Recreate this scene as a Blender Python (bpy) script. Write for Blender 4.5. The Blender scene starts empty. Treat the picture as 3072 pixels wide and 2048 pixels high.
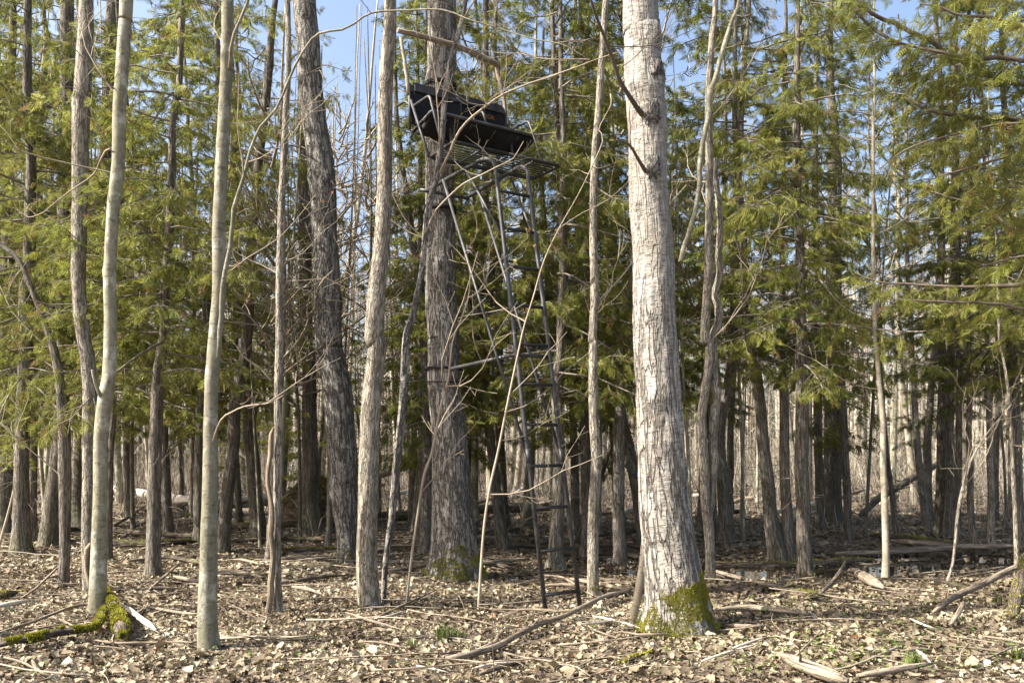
import bpy, math, re, random
import numpy as np
from mathutils import Vector, Matrix, Quaternion

# ------------------------------------------------------------------ camera, sky, sun, exposure
scene = bpy.context.scene
C = scene.collection
rnd = random.Random(7)
rs = np.random.RandomState(11)
FPX, CX, HV, EYE = 2389.0, 1536.0, 1306.0, 1.5

cam_d = bpy.data.cameras.new('camera')
cam = bpy.data.objects.new('camera', cam_d)
C.objects.link(cam)
cam.location = (0, 0, EYE)
cam.rotation_euler = (math.radians(90), 0, 0)
cam_d.sensor_width = 36.0
cam_d.lens = 28.0
cam_d.shift_y = (HV - 1024.0) / 3072.0
cam_d.clip_end = 2000
scene.camera = cam

SUN_AZ_LEFT, SUN_EL = 74.0, 42.0
_a, _e = math.radians(SUN_AZ_LEFT), math.radians(SUN_EL)
sun_vec = Vector((-math.sin(_a) * math.cos(_e), -math.cos(_a) * math.cos(_e), math.sin(_e)))
world = bpy.data.worlds.new('World')
scene.world = world
world.use_nodes = True
wn = world.node_tree
bg = wn.nodes['Background']
sky = wn.nodes.new('ShaderNodeTexSky')
sky.sky_type = 'NISHITA'
sky.sun_disc = False
sky.sun_elevation = _e
sky.sun_rotation = math.atan2(sun_vec.x, sun_vec.y)
sky.air_density = 1.0
sky.dust_density = 5.0
sky.ozone_density = 1.0
wn.links.new(sky.outputs[0], bg.inputs[0])
bg.inputs[1].default_value = 0.125
sun_d = bpy.data.lights.new('sun', 'SUN')
sun_d.energy = 5.0
sun_d.angle = math.radians(0.5)
sun_d.color = (1.0, 0.95, 0.86)
sun = bpy.data.objects.new('sun', sun_d)
C.objects.link(sun)
sun.rotation_euler = (-sun_vec).to_track_quat('-Z', 'Y').to_euler()
sun.location = (-20, -8, 25)
scene.view_settings.view_transform = 'Standard'
scene.view_settings.look = 'None'
scene.view_settings.gamma = 1.0
scene.view_settings.use_curve_mapping = False
scene.view_settings.exposure = 1.5
scene.cycles.max_bounces = 6
scene.cycles.diffuse_bounces = 2
scene.cycles.transmission_bounces = 3

# ------------------------------------------------------------------ noise
def _hash(ix, iy, iz):
    h = (ix.astype(np.uint32) * np.uint32(374761393) + iy.astype(np.uint32) * np.uint32(668265263)
         + iz.astype(np.uint32) * np.uint32(2147483647))
    h = (h ^ (h >> np.uint32(13))) * np.uint32(1274126177)
    h = h ^ (h >> np.uint32(16))
    return h.astype(np.float64) / 4294967295.0

def vnoise(p):
    p = np.asarray(p, dtype=np.float64)
    i = np.floor(p).astype(np.int64)
    f = p - i
    f = f * f * (3 - 2 * f)
    i = i & 0xFFFFFFF
    r = 0
    for dx in (0, 1):
        wx = f[:, 0] if dx else 1 - f[:, 0]
        for dy in (0, 1):
            wy = f[:, 1] if dy else 1 - f[:, 1]
            for dz in (0, 1):
                wz = f[:, 2] if dz else 1 - f[:, 2]
                r = r + wx * wy * wz * _hash(i[:, 0] + dx, i[:, 1] + dy, i[:, 2] + dz)
    return r

def fbm(p, octv=3):
    r, a, s = 0, 0.5, 1.0
    for k in range(octv):
        r = r + a * vnoise(np.asarray(p) * s + 17.3 * k)
        a *= 0.5
        s *= 2.03
    return r

# ------------------------------------------------------------------ ground height
POOLS = [(3.3, 9.5, 2.4, 0.85, 0.15), (2.35, 7.75, 0.8, 0.26, 0.09), (5.8, 10.3, 1.8, 0.8, 0.14), (1.0, 11.0, 1.0, 0.6, 0.12), (3.5, 6.0, 0.7, 0.12, 0.05)]
def ground_z(x, y):
    x = np.atleast_1d(np.asarray(x, dtype=np.float64))
    y = np.atleast_1d(np.asarray(y, dtype=np.float64))
    z = -0.022 * np.clip(y - 6, -12, 40)
    p = np.stack([x * 0.55 + 40, y * 0.55 + 40, np.full_like(x, 3.3)], 1)
    z = z + 0.13 * (vnoise(p) - 0.5)
    z = z + 0.05 * (vnoise(p * 3.7) - 0.5)
    for (cx, cy, rx, ry, d) in POOLS:
        q = ((x - cx) / rx) ** 2 + ((y - cy) / ry) ** 2
        z = z - d * np.exp(-q ** 1.5)
    return z
def gz(x, y):
    return float(ground_z(x, y)[0])

def at(u, v, Y):
    return np.array([(u - CX) / FPX * Y, Y, EYE + (HV - v) / FPX * Y])
def ground_at(u, v, lift=0.0):
    Y = 8.0
    for _ in range(40):
        x = (u - CX) / FPX * Y
        h = EYE - gz(x, Y) - lift
        Y = 0.5 * Y + 0.5 * min(90.0, h * FPX / max(v - HV, 20.0))
    x = (u - CX) / FPX * Y
    return np.array([x, Y, gz(x, Y) + lift])

OFF = {'A': (0, 0), 'B': (0, 1024), 'C': (1024, 0), 'D': (1024, 1024), 'E': (2048, 0), 'F': (2048, 1024)}
def trace(s):
    """'A583,0,58 ...' -> photograph pixels (u, v, width)"""
    out = []
    for tok in s.split():
        ox, oy = OFF[tok[0]]
        n = [float(q) for q in tok[1:].split(',')]
        out.append((ox + n[0] / 1.53125, oy + n[1] / 1.53125, n[2] / 1.53125))
    return out

# ------------------------------------------------------------------ mesh helpers
class MB:
    def __init__(self):
        self.v, self.q, self.t, self.qm, self.tm, self.bk, self.var = [], [], [], [], [], [], []
        self.n = 0
    def add(self, v, quads=None, tris=None, mat=0, bk=None, var=0.5):
        v = np.asarray(v, dtype=np.float64)
        k = len(v)
        self.v.append(v)
        self.bk.append(np.asarray(bk) if bk is not None else v)
        self.var.append(np.full(k, var, dtype=np.float64) if np.isscalar(var) else np.asarray(var, dtype=np.float64))
        if quads is not None and len(quads):
            self.q.append(np.asarray(quads) + self.n)
            self.qm.append(np.full(len(quads), mat))
        if tris is not None and len(tris):
            self.t.append(np.asarray(tris) + self.n)
            self.tm.append(np.full(len(tris), mat))
        self.n += k
    def mesh(self, name, mats, smooth=True):
        me = bpy.data.meshes.new(name)
        v = np.concatenate(self.v)
        q = np.concatenate(self.q) if self.q else np.zeros((0, 4), int)
        t = np.concatenate(self.t) if self.t else np.zeros((0, 3), int)
        me.vertices.add(len(v))
        me.vertices.foreach_set('co', v.astype(np.float32).ravel())
        li = np.concatenate([q.ravel(), t.ravel()]).astype(np.int32)
        me.loops.add(len(li))
        me.loops.foreach_set('vertex_index', li)
        nf = len(q) + len(t)
        me.polygons.add(nf)
        ls = np.concatenate([np.arange(len(q)) * 4, len(q) * 4 + np.arange(len(t)) * 3]).astype(np.int32)
        me.polygons.foreach_set('loop_start', ls)
        mi = np.concatenate((self.qm if self.q else []) + (self.tm if self.t else [])).astype(np.int32)
        me.polygons.foreach_set('material_index', mi)
        me.polygons.foreach_set('use_smooth', np.full(nf, smooth))
        a = me.attributes.new('bk', 'FLOAT_VECTOR', 'POINT')
        a.data.foreach_set('vector', np.concatenate(self.bk).astype(np.float32).ravel())
        a = me.attributes.new('var', 'FLOAT', 'POINT')
        a.data.foreach_set('value', np.concatenate(self.var).astype(np.float32))
        for m in (mats if isinstance(mats, (list, tuple)) else [mats]):
            me.materials.append(m)
        me.update()
        me.validate()
        return me

def obj(name, me, parent=None, loc=None):
    o = bpy.data.objects.new(name, me)
    C.objects.link(o)
    if parent is not None:
        o.parent = parent
    if loc is not None:
        o.location = loc
    return o
def empty(name, loc=(0, 0, 0)):
    o = bpy.data.objects.new(name, None)
    C.objects.link(o)
    o.location = loc
    o.empty_display_size = 0.2
    return o
def tag(o, label=None, cat=None, group=None, kind=None):
    if label: o['label'] = label
    if cat: o['category'] = cat
    if group: o['group'] = group
    if kind: o['kind'] = kind
    return o

def frames(P):
    P = np.asarray(P)
    T = np.gradient(P, axis=0)
    T /= np.linalg.norm(T, axis=1)[:, None] + 1e-12
    ref = np.array([1.0, 0, 0]) if abs(T[0][0]) < 0.8 else np.array([0, 1.0, 0])
    U = np.zeros_like(P)
    u = ref - T[0] * ref.dot(T[0])
    u /= np.linalg.norm(u)
    for i in range(len(P)):
        u = u - T[i] * u.dot(T[i])
        u /= np.linalg.norm(u) + 1e-12
        U[i] = u
    return T, U, np.cross(T, U)

def tube(mb, P, R, sides=6, mat=0, var=0.5, s0=0.0, disp=None, cap=True):
    P = np.asarray(P, dtype=np.float64)
    R = np.asarray(R, dtype=np.float64)
    T, U, V = frames(P)
    n = len(P)
    a = np.arange(sides) / sides * 2 * math.pi
    ca, sa = np.cos(a), np.sin(a)
    s = s0 + np.concatenate([[0], np.cumsum(np.linalg.norm(np.diff(P, axis=0), axis=1))])
    bk = np.stack([R[:, None] * ca, R[:, None] * sa, np.repeat(s[:, None], sides, 1)], 2).reshape(-1, 3)
    rr = np.repeat(R[:, None], sides, 1)
    if disp is not None:
        rr = disp(rr, np.repeat(a[None, :], n, 0), np.repeat(s[:, None], sides, 1), bk)
    vv = P[:, None, :] + rr[:, :, None] * (ca[None, :, None] * U[:, None, :] + sa[None, :, None] * V[:, None, :])
    i = np.arange(n - 1)[:, None] * sides
    j = np.arange(sides)[None, :]
    k = (j + 1) % sides
    quads = np.stack([i + j, i + k, i + sides + k, i + sides + j], 2).reshape(-1, 4)
    vv = vv.reshape(-1, 3)
    tris = []
    if cap:
        vv = np.concatenate([vv, P[:1], P[-1:]])
        bk = np.concatenate([bk, [[0, 0, s[0]]], [[0, 0, s[-1]]]])
        c0, c1 = n * sides, n * sides + 1
        for q in range(sides):
            tris.append((c0, (q + 1) % sides, q))
            tris.append((c1, (n - 1) * sides + q, (n - 1) * sides + (q + 1) % sides))
    mb.add(vv, quads, tris, mat, bk, var)

def catmull(P, ds):
    """smooth resampling of rows of P (any columns, first three xyz) at about ds"""
    P = np.asarray(P, dtype=np.float64)
    if len(P) < 3:
        P = np.array([P[0] + (P[-1] - P[0]) * t for t in (0, 0.33, 0.67, 1)])
    Q = np.concatenate([[2 * P[0] - P[1]], P, [2 * P[-1] - P[-2]]])
    out = []
    for i in range(1, len(Q) - 2):
        L = np.linalg.norm(Q[i + 1][:3] - Q[i][:3])
        m = max(1, int(round(L / ds)))
        for t in np.arange(m) / m:
            a, b, c, d = Q[i - 1], Q[i], Q[i + 1], Q[i + 2]
            out.append(0.5 * (2 * b + (c - a) * t + (2 * a - 5 * b + 4 * c - d) * t * t + (3 * b - a - 3 * c + d) * t ** 3))
    out.append(P[-1])
    return np.array(out)

# ------------------------------------------------------------------ materials
def mat_new(name):
    m = bpy.data.materials.new(name)
    m.use_nodes = True
    nt = m.node_tree
    b = nt.nodes['Principled BSDF']
    b.inputs['Specular IOR Level'].default_value = 0.25
    return m, nt, b
class N:
    """small node builder"""
    def __init__(self, nt):
        self.nt = nt
    def node(self, t, **kw):
        n = self.nt.nodes.new(t)
        for k, v in kw.items():
            setattr(n, k, v)
        return n
    def link(self, a, b):
        self.nt.links.new(a, b)
    def attr(self, name):
        return self.node('ShaderNodeAttribute', attribute_name=name)
    def mapping(self, vec, sc, loc=(0, 0, 0)):
        n = self.node('ShaderNodeMapping')
        n.inputs['Scale'].default_value = sc
        n.inputs['Location'].default_value = loc
        self.link(vec, n.inputs['Vector'])
        return n.outputs[0]
    def noise(self, vec, scale=1.0, detail=4, rough=0.55, dist=0.0):
        n = self.node('ShaderNodeTexNoise')
        n.inputs['Scale'].default_value = scale
        n.inputs['Detail'].default_value = detail
        n.inputs['Roughness'].default_value = rough
        n.inputs['Distortion'].default_value = dist
        self.link(vec, n.inputs['Vector'])
        return n.outputs['Fac']
    def voro_edge(self, vec, scale=1.0):
        n = self.node('ShaderNodeTexVoronoi', feature='DISTANCE_TO_EDGE')
        n.inputs['Scale'].default_value = scale
        self.link(vec, n.inputs['Vector'])
        return n.outputs['Distance']
    def ramp(self, fac, stops):
        n = self.node('ShaderNodeValToRGB')
        el = n.color_ramp.elements
        while len(el) > 1:
            el.remove(el[-1])
        for i, (p, c) in enumerate(stops):
            e = el[0] if i == 0 else el.new(p)
            e.position = p
            if not isinstance(c, (tuple, list)):
                c = (c, c, c)
            e.color = (c[0], c[1], c[2], 1)
        self.link(fac, n.inputs[0])
        return n.outputs[0]
    def mix(self, fac, a, b, blend='MIX'):
        n = self.node('ShaderNodeMix', data_type='RGBA', blend_type=blend)
        for sock, val in ((n.inputs[0], fac), (n.inputs[6], a), (n.inputs[7], b)):
            if isinstance(val, (int, float)):
                sock.default_value = val
            elif isinstance(val, tuple):
                sock.default_value = (val[0], val[1], val[2], 1)
            else:
                self.link(val, sock)
        return n.outputs[2]
    def math(self, op, a, b=None, clamp=False):
        n = self.node('ShaderNodeMath', operation=op, use_clamp=clamp)
        for i, val in enumerate((a, b)):
            if val is None: continue
            if isinstance(val, (int, float)):
                n.inputs[i].default_value = val
            else:
                self.link(val, n.inputs[i])
        return n.outputs[0]
    def vadd(self, a, b, k):
        m = self.node('ShaderNodeVectorMath', operation='SCALE')
        self.link(b, m.inputs[0])
        m.inputs['Scale'].default_value = k
        n = self.node('ShaderNodeVectorMath', operation='ADD')
        self.link(a, n.inputs[0]); self.link(m.outputs[0], n.inputs[1])
        return n.outputs[0]
    def bump(self, h, strength, dist, bsdf):
        n = self.node('ShaderNodeBump')
        n.inputs['Strength'].default_value = strength
        n.inputs['Distance'].default_value = dist
        self.link(h, n.inputs['Height'])
        self.link(n.outputs[0], bsdf.inputs['Normal'])

def bark_mat(name, dark, mid, light, fissure=None, fscale=(16, 16, 3.2), fwidth=(0.03, 0.16), lichen=None, lich_amt=0.5,
             bump=0.6, bdist=0.012, grain=(30, 30, 6), lines=None, lines_amt=0.6, green=None):
    m, nt, b = mat_new(name)
    k = N(nt)
    co = k.attr('bk').outputs['Vector']
    oi = k.node('ShaderNodeObjectInfo')
    big = k.noise(k.mapping(co, (3.5, 3.5, 1.6)), 1.0, 3)
    fine = k.noise(k.mapping(co, grain), 1.0, 5, 0.65)
    col = k.ramp(k.math('ADD', k.math('MULTIPLY', fine, 0.65), k.math('MULTIPLY', big, 0.35)), [(0.3, dark), (0.48, mid), (0.68, light)])
    height = fine
    if lichen:
        ln = k.noise(k.mapping(co, (7, 7, 4.5), (3, 1, 9)), 1.0, 5, 0.7)
        col = k.mix(k.math('MULTIPLY', k.ramp(ln, [(0.52, 0.0), (0.62, 1.0)]), lich_amt), col, lichen)
    if green:
        gn = k.noise(k.mapping(co, (5, 5, 1.3), (1, 5, 2)), 1.0, 4, 0.6)
        col = k.mix(k.ramp(gn, [(0.5, 0.0), (0.7, 0.75)]), col, green)
    if lines:
        hl = k.noise(k.mapping(co, lines), 1.0, 2, 0.5)
        lm = k.ramp(hl, [(0.60, 0.0), (0.66, 1.0)])
        lm = k.math('MULTIPLY', lm, lines_amt)
        col = k.mix(lm, col, tuple(c * 0.35 for c in dark))
        height = k.math('SUBTRACT', height, k.math('MULTIPLY', lm, 0.5))
    if fissure:
        nz = k.noise(k.mapping(co, fscale, (2.3, 7.1, 0.4)), 1.0, 3, 0.6)
        nz2 = k.noise(k.mapping(co, tuple(c * 1.9 for c in fscale), (8.3, 1.1, 5.4)), 1.0, 2, 0.5)
        e1 = k.math('ABSOLUTE', k.math('SUBTRACT', nz, 0.5))
        e2 = k.math('ABSOLUTE', k.math('SUBTRACT', nz2, 0.5))
        ed = k.math('MINIMUM', e1, k.math('MULTIPLY', e2, 1.6))
        fm = k.ramp(ed, [(fwidth[0], 1.0), (fwidth[1], 0.0)])
        if fissure == 'base':
            sep = k.node('ShaderNodeSeparateXYZ')
            k.link(co, sep.inputs[0])
            fm = k.math('MULTIPLY', fm, k.ramp(k.math('DIVIDE', sep.outputs[2], 8.0), [(0.0, 1.0), (0.25, 0.85), (0.42, 0.3), (1.0, 0.18)]))
        col = k.mix(k.math('MULTIPLY', fm, 0.75), col, tuple(c * 0.4 for c in dark))
        height = k.math('SUBTRACT', height, k.math('MULTIPLY', fm, 1.6))
    kn = k.ramp(k.attr('var').outputs['Fac'], [(0.0, 0.85), (0.42, 0.0)])
    col = k.mix(kn, col, tuple(c * 0.45 for c in dark))
    # tree to tree variation
    hv = k.math('ADD', k.math('MULTIPLY', oi.outputs['Random'], 0.3), 0.85)
    mul = k.node('ShaderNodeVectorMath', operation='SCALE')
    k.link(col, mul.inputs[0]); k.link(hv, mul.inputs['Scale'])
    k.link(mul.outputs[0], b.inputs['Base Color'])
    b.inputs['Roughness'].default_value = 0.85
    k.bump(height, bump, bdist, b)
    return m

M = {}
M['aspen'] = bark_mat('aspen_bark', (0.16, 0.14, 0.118), (0.335, 0.305, 0.265), (0.47, 0.435, 0.385), fissure='base', fscale=(10, 10, 1.5),
                      fwidth=(0.008, 0.045), lines=(17, 17, 95), lines_amt=0.55, bump=1.0, bdist=0.02, grain=(20, 20, 40), lichen=(0.37, 0.385, 0.36), lich_amt=0.5, green=(0.22, 0.195, 0.15))
M['furrowed'] = bark_mat('furrowed_bark', (0.115, 0.104, 0.092), (0.235, 0.215, 0.19), (0.355, 0.33, 0.297), fissure='all', fscale=(15, 15, 2.6),
                         fwidth=(0.006, 0.05), lines=(16, 16, 60), lines_amt=0.45, bump=1.0, bdist=0.018, lichen=(0.31, 0.31, 0.27), lich_amt=0.4, grain=(28, 28, 14))
M['smooth'] = bark_mat('smooth_grey_bark', (0.10, 0.092, 0.062), (0.20, 0.185, 0.132), (0.30, 0.285, 0.22), lichen=(0.44, 0.435, 0.365), lich_amt=0.85,
                       bump=0.6, bdist=0.008, grain=(26, 26, 14), lines=(14, 14, 50), lines_amt=0.4, green=(0.13, 0.135, 0.068))
M['tan'] = bark_mat('ridged_tan_bark', (0.135, 0.115, 0.085), (0.265, 0.233, 0.182), (0.385, 0.35, 0.285), fissure='all', fscale=(24, 24, 3.6),
                    fwidth=(0.0, 0.045), bump=0.8, bdist=0.01, grain=(40, 40, 14), lichen=(0.42, 0.40, 0.32), lich_amt=0.35)
M['cedar'] = bark_mat('cedar_bark', (0.075, 0.063, 0.05), (0.175, 0.15, 0.122), (0.30, 0.265, 0.22), fissure='all', fscale=(26, 26, 2.4),
                      fwidth=(0.0, 0.05), bump=0.8, bdist=0.01, grain=(60, 60, 9), green=(0.17, 0.165, 0.10), lichen=(0.33, 0.32, 0.28), lich_amt=0.3)
M['palebark'] = bark_mat('pale_sapling_bark', (0.20, 0.17, 0.12), (0.31, 0.27, 0.205), (0.41, 0.37, 0.295), bump=0.4, bdist=0.006, grain=(20, 20, 10),
                         lines=(16, 16, 50), lines_amt=0.35, lichen=(0.48, 0.46, 0.38), lich_amt=0.4, green=(0.22, 0.21, 0.12))
M['twig'] = bark_mat('twig_bark', (0.15, 0.12, 0.085), (0.27, 0.225, 0.165), (0.37, 0.32, 0.25), bump=0.2, bdist=0.003)
M['paletwig'] = bark_mat('pale_twig_bark', (0.22, 0.18, 0.13), (0.34, 0.29, 0.22), (0.44, 0.39, 0.31), bump=0.2, bdist=0.003)
M['midtwig'] = bark_mat('grey_twig_bark', (0.10, 0.085, 0.065), (0.175, 0.15, 0.118), (0.26, 0.23, 0.185), bump=0.2, bdist=0.003)
M['darktwig'] = bark_mat('dark_twig_bark', (0.055, 0.043, 0.032), (0.10, 0.08, 0.062), (0.16, 0.135, 0.105), bump=0.3, bdist=0.004)
M['deadwood'] = bark_mat('weathered_deadwood', (0.14, 0.105, 0.075), (0.28, 0.225, 0.165), (0.40, 0.34, 0.265), fissure='all', fscale=(26, 26, 1.2),
                         fwidth=(0.0, 0.04), bump=0.6, bdist=0.008, grain=(40, 40, 4))
M['palelog'] = bark_mat('bleached_log', (0.26, 0.22, 0.175), (0.43, 0.385, 0.32), (0.56, 0.51, 0.44), bump=0.5, bdist=0.008, lines=(4, 4, 30), lines_amt=0.4)
M['darklog'] = bark_mat('damp_log_bark', (0.05, 0.04, 0.03), (0.12, 0.095, 0.07), (0.21, 0.175, 0.13), bump=0.7, bdist=0.012,
                        green=(0.11, 0.115, 0.035), fissure='all', fscale=(22, 22, 2), fwidth=(0.0, 0.04))
M['splinter'] = bark_mat('splintered_wood', (0.17, 0.125, 0.085), (0.29, 0.23, 0.165), (0.40, 0.34, 0.255), bump=0.8, bdist=0.008, grain=(60, 60, 3),
                         fissure='all', fscale=(30, 30, 0.9), fwidth=(0.0, 0.05))

def leafy_mat(name, stops, trans=0.3, rough=0.55, spec=0.3):
    m, nt, b = mat_new(name)
    k = N(nt)
    col = k.ramp(k.attr('var').outputs['Fac'], stops)
    oi = k.node('ShaderNodeObjectInfo')
    hv = k.math('ADD', k.math('MULTIPLY', oi.outputs['Random'], 0.35), 0.82)
    mul = k.node('ShaderNodeVectorMath', operation='SCALE')
    k.link(col, mul.inputs[0]); k.link(hv, mul.inputs['Scale'])
    k.link(mul.outputs[0], b.inputs['Base Color'])
    b.inputs['Roughness'].default_value = rough
    b.inputs['Specular IOR Level'].default_value = spec
    if trans > 0:
        tr = k.node('ShaderNodeBsdfTranslucent')
        k.link(mul.outputs[0], tr.inputs[0])
        mx = k.node('ShaderNodeMixShader')
        mx.inputs[0].default_value = trans
        out = nt.nodes['Material Output']
        k.link(b.outputs[0], mx.inputs[1]); k.link(tr.outputs[0], mx.inputs[2])
        k.link(mx.outputs[0], out.inputs[0])
    return m
M['cedar_leaf'] = leafy_mat('cedar_sprays', [(0.0, (0.20, 0.115, 0.045)), (0.09, (0.17, 0.11, 0.04)), (0.11, (0.085, 0.105, 0.022)), (0.33, (0.145, 0.17, 0.032)),
                                             (0.6, (0.235, 0.245, 0.045)), (1.0, (0.36, 0.35, 0.10))], 0.5, 0.5, 0.4)
M['leaf'] = leafy_mat('fallen_leaves', [(0.0, (0.05, 0.035, 0.022)), (0.2, (0.125, 0.095, 0.06)), (0.5, (0.245, 0.20, 0.128)), (0.8, (0.355, 0.31, 0.215)),
                                        (0.955, (0.47, 0.425, 0.325)), (0.97, (0.25, 0.10, 0.05)), (1.0, (0.28, 0.14, 0.07))], 0.12, 0.6, 0.3)
M['moss'] = leafy_mat('moss', [(0.0, (0.11, 0.11, 0.018)), (0.5, (0.27, 0.26, 0.032)), (1.0, (0.44, 0.40, 0.07))], 0.2, 0.8, 0.1)
M['grass'] = leafy_mat('grass_blades', [(0.0, (0.06, 0.10, 0.02)), (1.0, (0.15, 0.20, 0.045))], 0.3)
M['bud'] = leafy_mat('young_buds', [(0.0, (0.42, 0.14, 0.04)), (0.5, (0.38, 0.30, 0.05)), (1.0, (0.30, 0.34, 0.07))], 0.4)
M['thicket'] = leafy_mat('bare_thicket_stems', [(0.0, (0.10, 0.082, 0.058)), (0.4, (0.22, 0.19, 0.14)), (0.75, (0.34, 0.305, 0.235)), (1.0, (0.50, 0.46, 0.38))], 0.0, 0.8, 0.1)

def ground_mat():
    m, nt, b = mat_new('forest_soil')
    k = N(nt)
    tc = k.node('ShaderNodeTexCoord')
    n1 = k.noise(tc.outputs['Object'], 14, 8, 0.7)
    n2 = k.noise(tc.outputs['Object'], 1.1, 4)
    col = k.ramp(n1, [(0.3, (0.045, 0.032, 0.022)), (0.5, (0.13, 0.098, 0.068)), (0.68, (0.30, 0.24, 0.175))])
    col = k.mix(k.ramp(n2, [(0.45, 0.0), (0.65, 0.6)]), col, (0.06, 0.045, 0.032))
    k.link(col, b.inputs['Base Color'])
    b.inputs['Roughness'].default_value = 0.9
    k.bump(n1, 0.8, 0.03, b)
    return m
def water_mat():
    m, nt, b = mat_new('still_bog_water')
    k = N(nt)
    tc = k.node('ShaderNodeTexCoord')
    b.inputs['Base Color'].default_value = (0.02, 0.017, 0.012, 1)
    b.inputs['Roughness'].default_value = 0.05
    b.inputs['Specular IOR Level'].default_value = 0.6
    k.bump(k.noise(tc.outputs['Object'], 5, 2), 0.08, 0.01, b)
    return m
def metal_mat():
    m, nt, b = mat_new('worn_dark_grey_tube')
    k = N(nt)
    tc = k.node('ShaderNodeTexCoord')
    n1 = k.noise(tc.outputs['Object'], 9, 5, 0.65)
    k.link(k.ramp(n1, [(0.35, (0.022, 0.022, 0.023)), (0.55, (0.05, 0.05, 0.051)), (0.72, (0.085, 0.08, 0.074)), (0.8, (0.12, 0.085, 0.06))]), b.inputs['Base Color'])
    b.inputs['Roughness'].default_value = 0.5
    b.inputs['Metallic'].default_value = 0.15
    b.inputs['Specular IOR Level'].default_value = 0.5
    k.bump(n1, 0.15, 0.003, b)
    return m
def cloth_mat(name, c, rough=0.85):
    m, nt, b = mat_new(name)
    k = N(nt)
    tc = k.node('ShaderNodeTexCoord')
    n1 = k.noise(tc.outputs['Object'], 6, 5, 0.6)
    k.link(k.ramp(n1, [(0.35, tuple(x * 0.6 for x in c)), (0.7, tuple(x * 1.5 for x in c))]), b.inputs['Base Color'])
    b.inputs['Roughness'].default_value = rough
    k.bump(n1, 0.3, 0.02, b)
    return m
def plain_mat(name, c, rough=0.7):
    m, nt, b = mat_new(name)
    k = N(nt)
    tc = k.node('ShaderNodeTexCoord')
    n1 = k.noise(tc.outputs['Object'], 25, 3)
    k.link(k.ramp(n1, [(0.3, tuple(x * 0.75 for x in c)), (0.7, tuple(min(1, x * 1.15) for x in c))]), b.inputs['Base Color'])
    b.inputs['Roughness'].default_value = rough
    return m
def shaded_metal():
    m = metal_mat(); m.name = 'shaded_grey_tube'  # same tube metal darkened: shade on rungs and platform put into the colour
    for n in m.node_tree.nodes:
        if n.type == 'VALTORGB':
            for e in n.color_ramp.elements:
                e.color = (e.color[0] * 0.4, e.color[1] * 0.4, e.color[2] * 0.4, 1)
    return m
M['soil'], M['water'], M['metal'] = ground_mat(), water_mat(), metal_mat()
M['metal_shaded'] = shaded_metal()
M['cloth'] = cloth_mat('black_seat_fabric', (0.012, 0.012, 0.013))
M['cloth_grey'] = cloth_mat('faded_grey_fabric', (0.05, 0.05, 0.052))
M['strap'] = cloth_mat('black_webbing', (0.010, 0.010, 0.011))
M['orange'] = plain_mat('faded_orange_print', (0.30, 0.13, 0.04))

# ------------------------------------------------------------------ ground, water, litter
def build_ground():
    xs = np.concatenate([np.linspace(-320, -22, 24), np.linspace(-20, 20, 201), np.linspace(22, 320, 24)])
    ys = np.concatenate([np.linspace(-60, 2, 14), np.linspace(2.5, 22, 180), np.linspace(22.6, 60, 50), np.linspace(66, 700, 26)])
    X, Y = np.meshgrid(xs, ys)
    z = ground_z(X.ravel(), Y.ravel())
    fine = (np.abs(X.ravel()) < 20) & (Y.ravel() > 2) & (Y.ravel() < 22)
    z = z + np.where(fine, 0.025 * (fbm(np.stack([X.ravel() * 5, Y.ravel() * 5, 0 * z], 1)) - 0.45), 0)
    v = np.stack([X.ravel(), Y.ravel(), z], 1)
    nx, ny = len(xs), len(ys)
    i = np.arange(ny - 1)[:, None] * nx + np.arange(nx - 1)[None, :]
    q = np.stack([i, i + 1, i + nx + 1, i + nx], 2).reshape(-1, 4)
    mb = MB()
    mb.add(v, q)
    g = obj('ground', mb.mesh('ground', M['soil']))
    tag(g, kind='structure', label='leaf-strewn damp woodland floor')
    return g
ground = build_ground()
for (cx, cy, rx, ry, d) in POOLS:
    a = np.linspace(0, 2 * math.pi, 40, endpoint=False)
    w = 1 + 0.25 * np.sin(3 * a + cx) + 0.15 * np.sin(5 * a + cy)
    wz = gz(cx, cy) + d * 0.42
    v = np.stack([cx + rx * 1.15 * w * np.cos(a), cy + ry * 1.15 * w * np.sin(a), np.full(40, wz)], 1)
    v = np.concatenate([v, [[cx, cy, wz]]])
    mb = MB()
    mb.add(v, None, [(40, i, (i + 1) % 40) for i in range(40)])
    tag(obj('water', mb.mesh('water', M['water'])), kind='structure', label='shallow dark standing water among the leaves')

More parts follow.
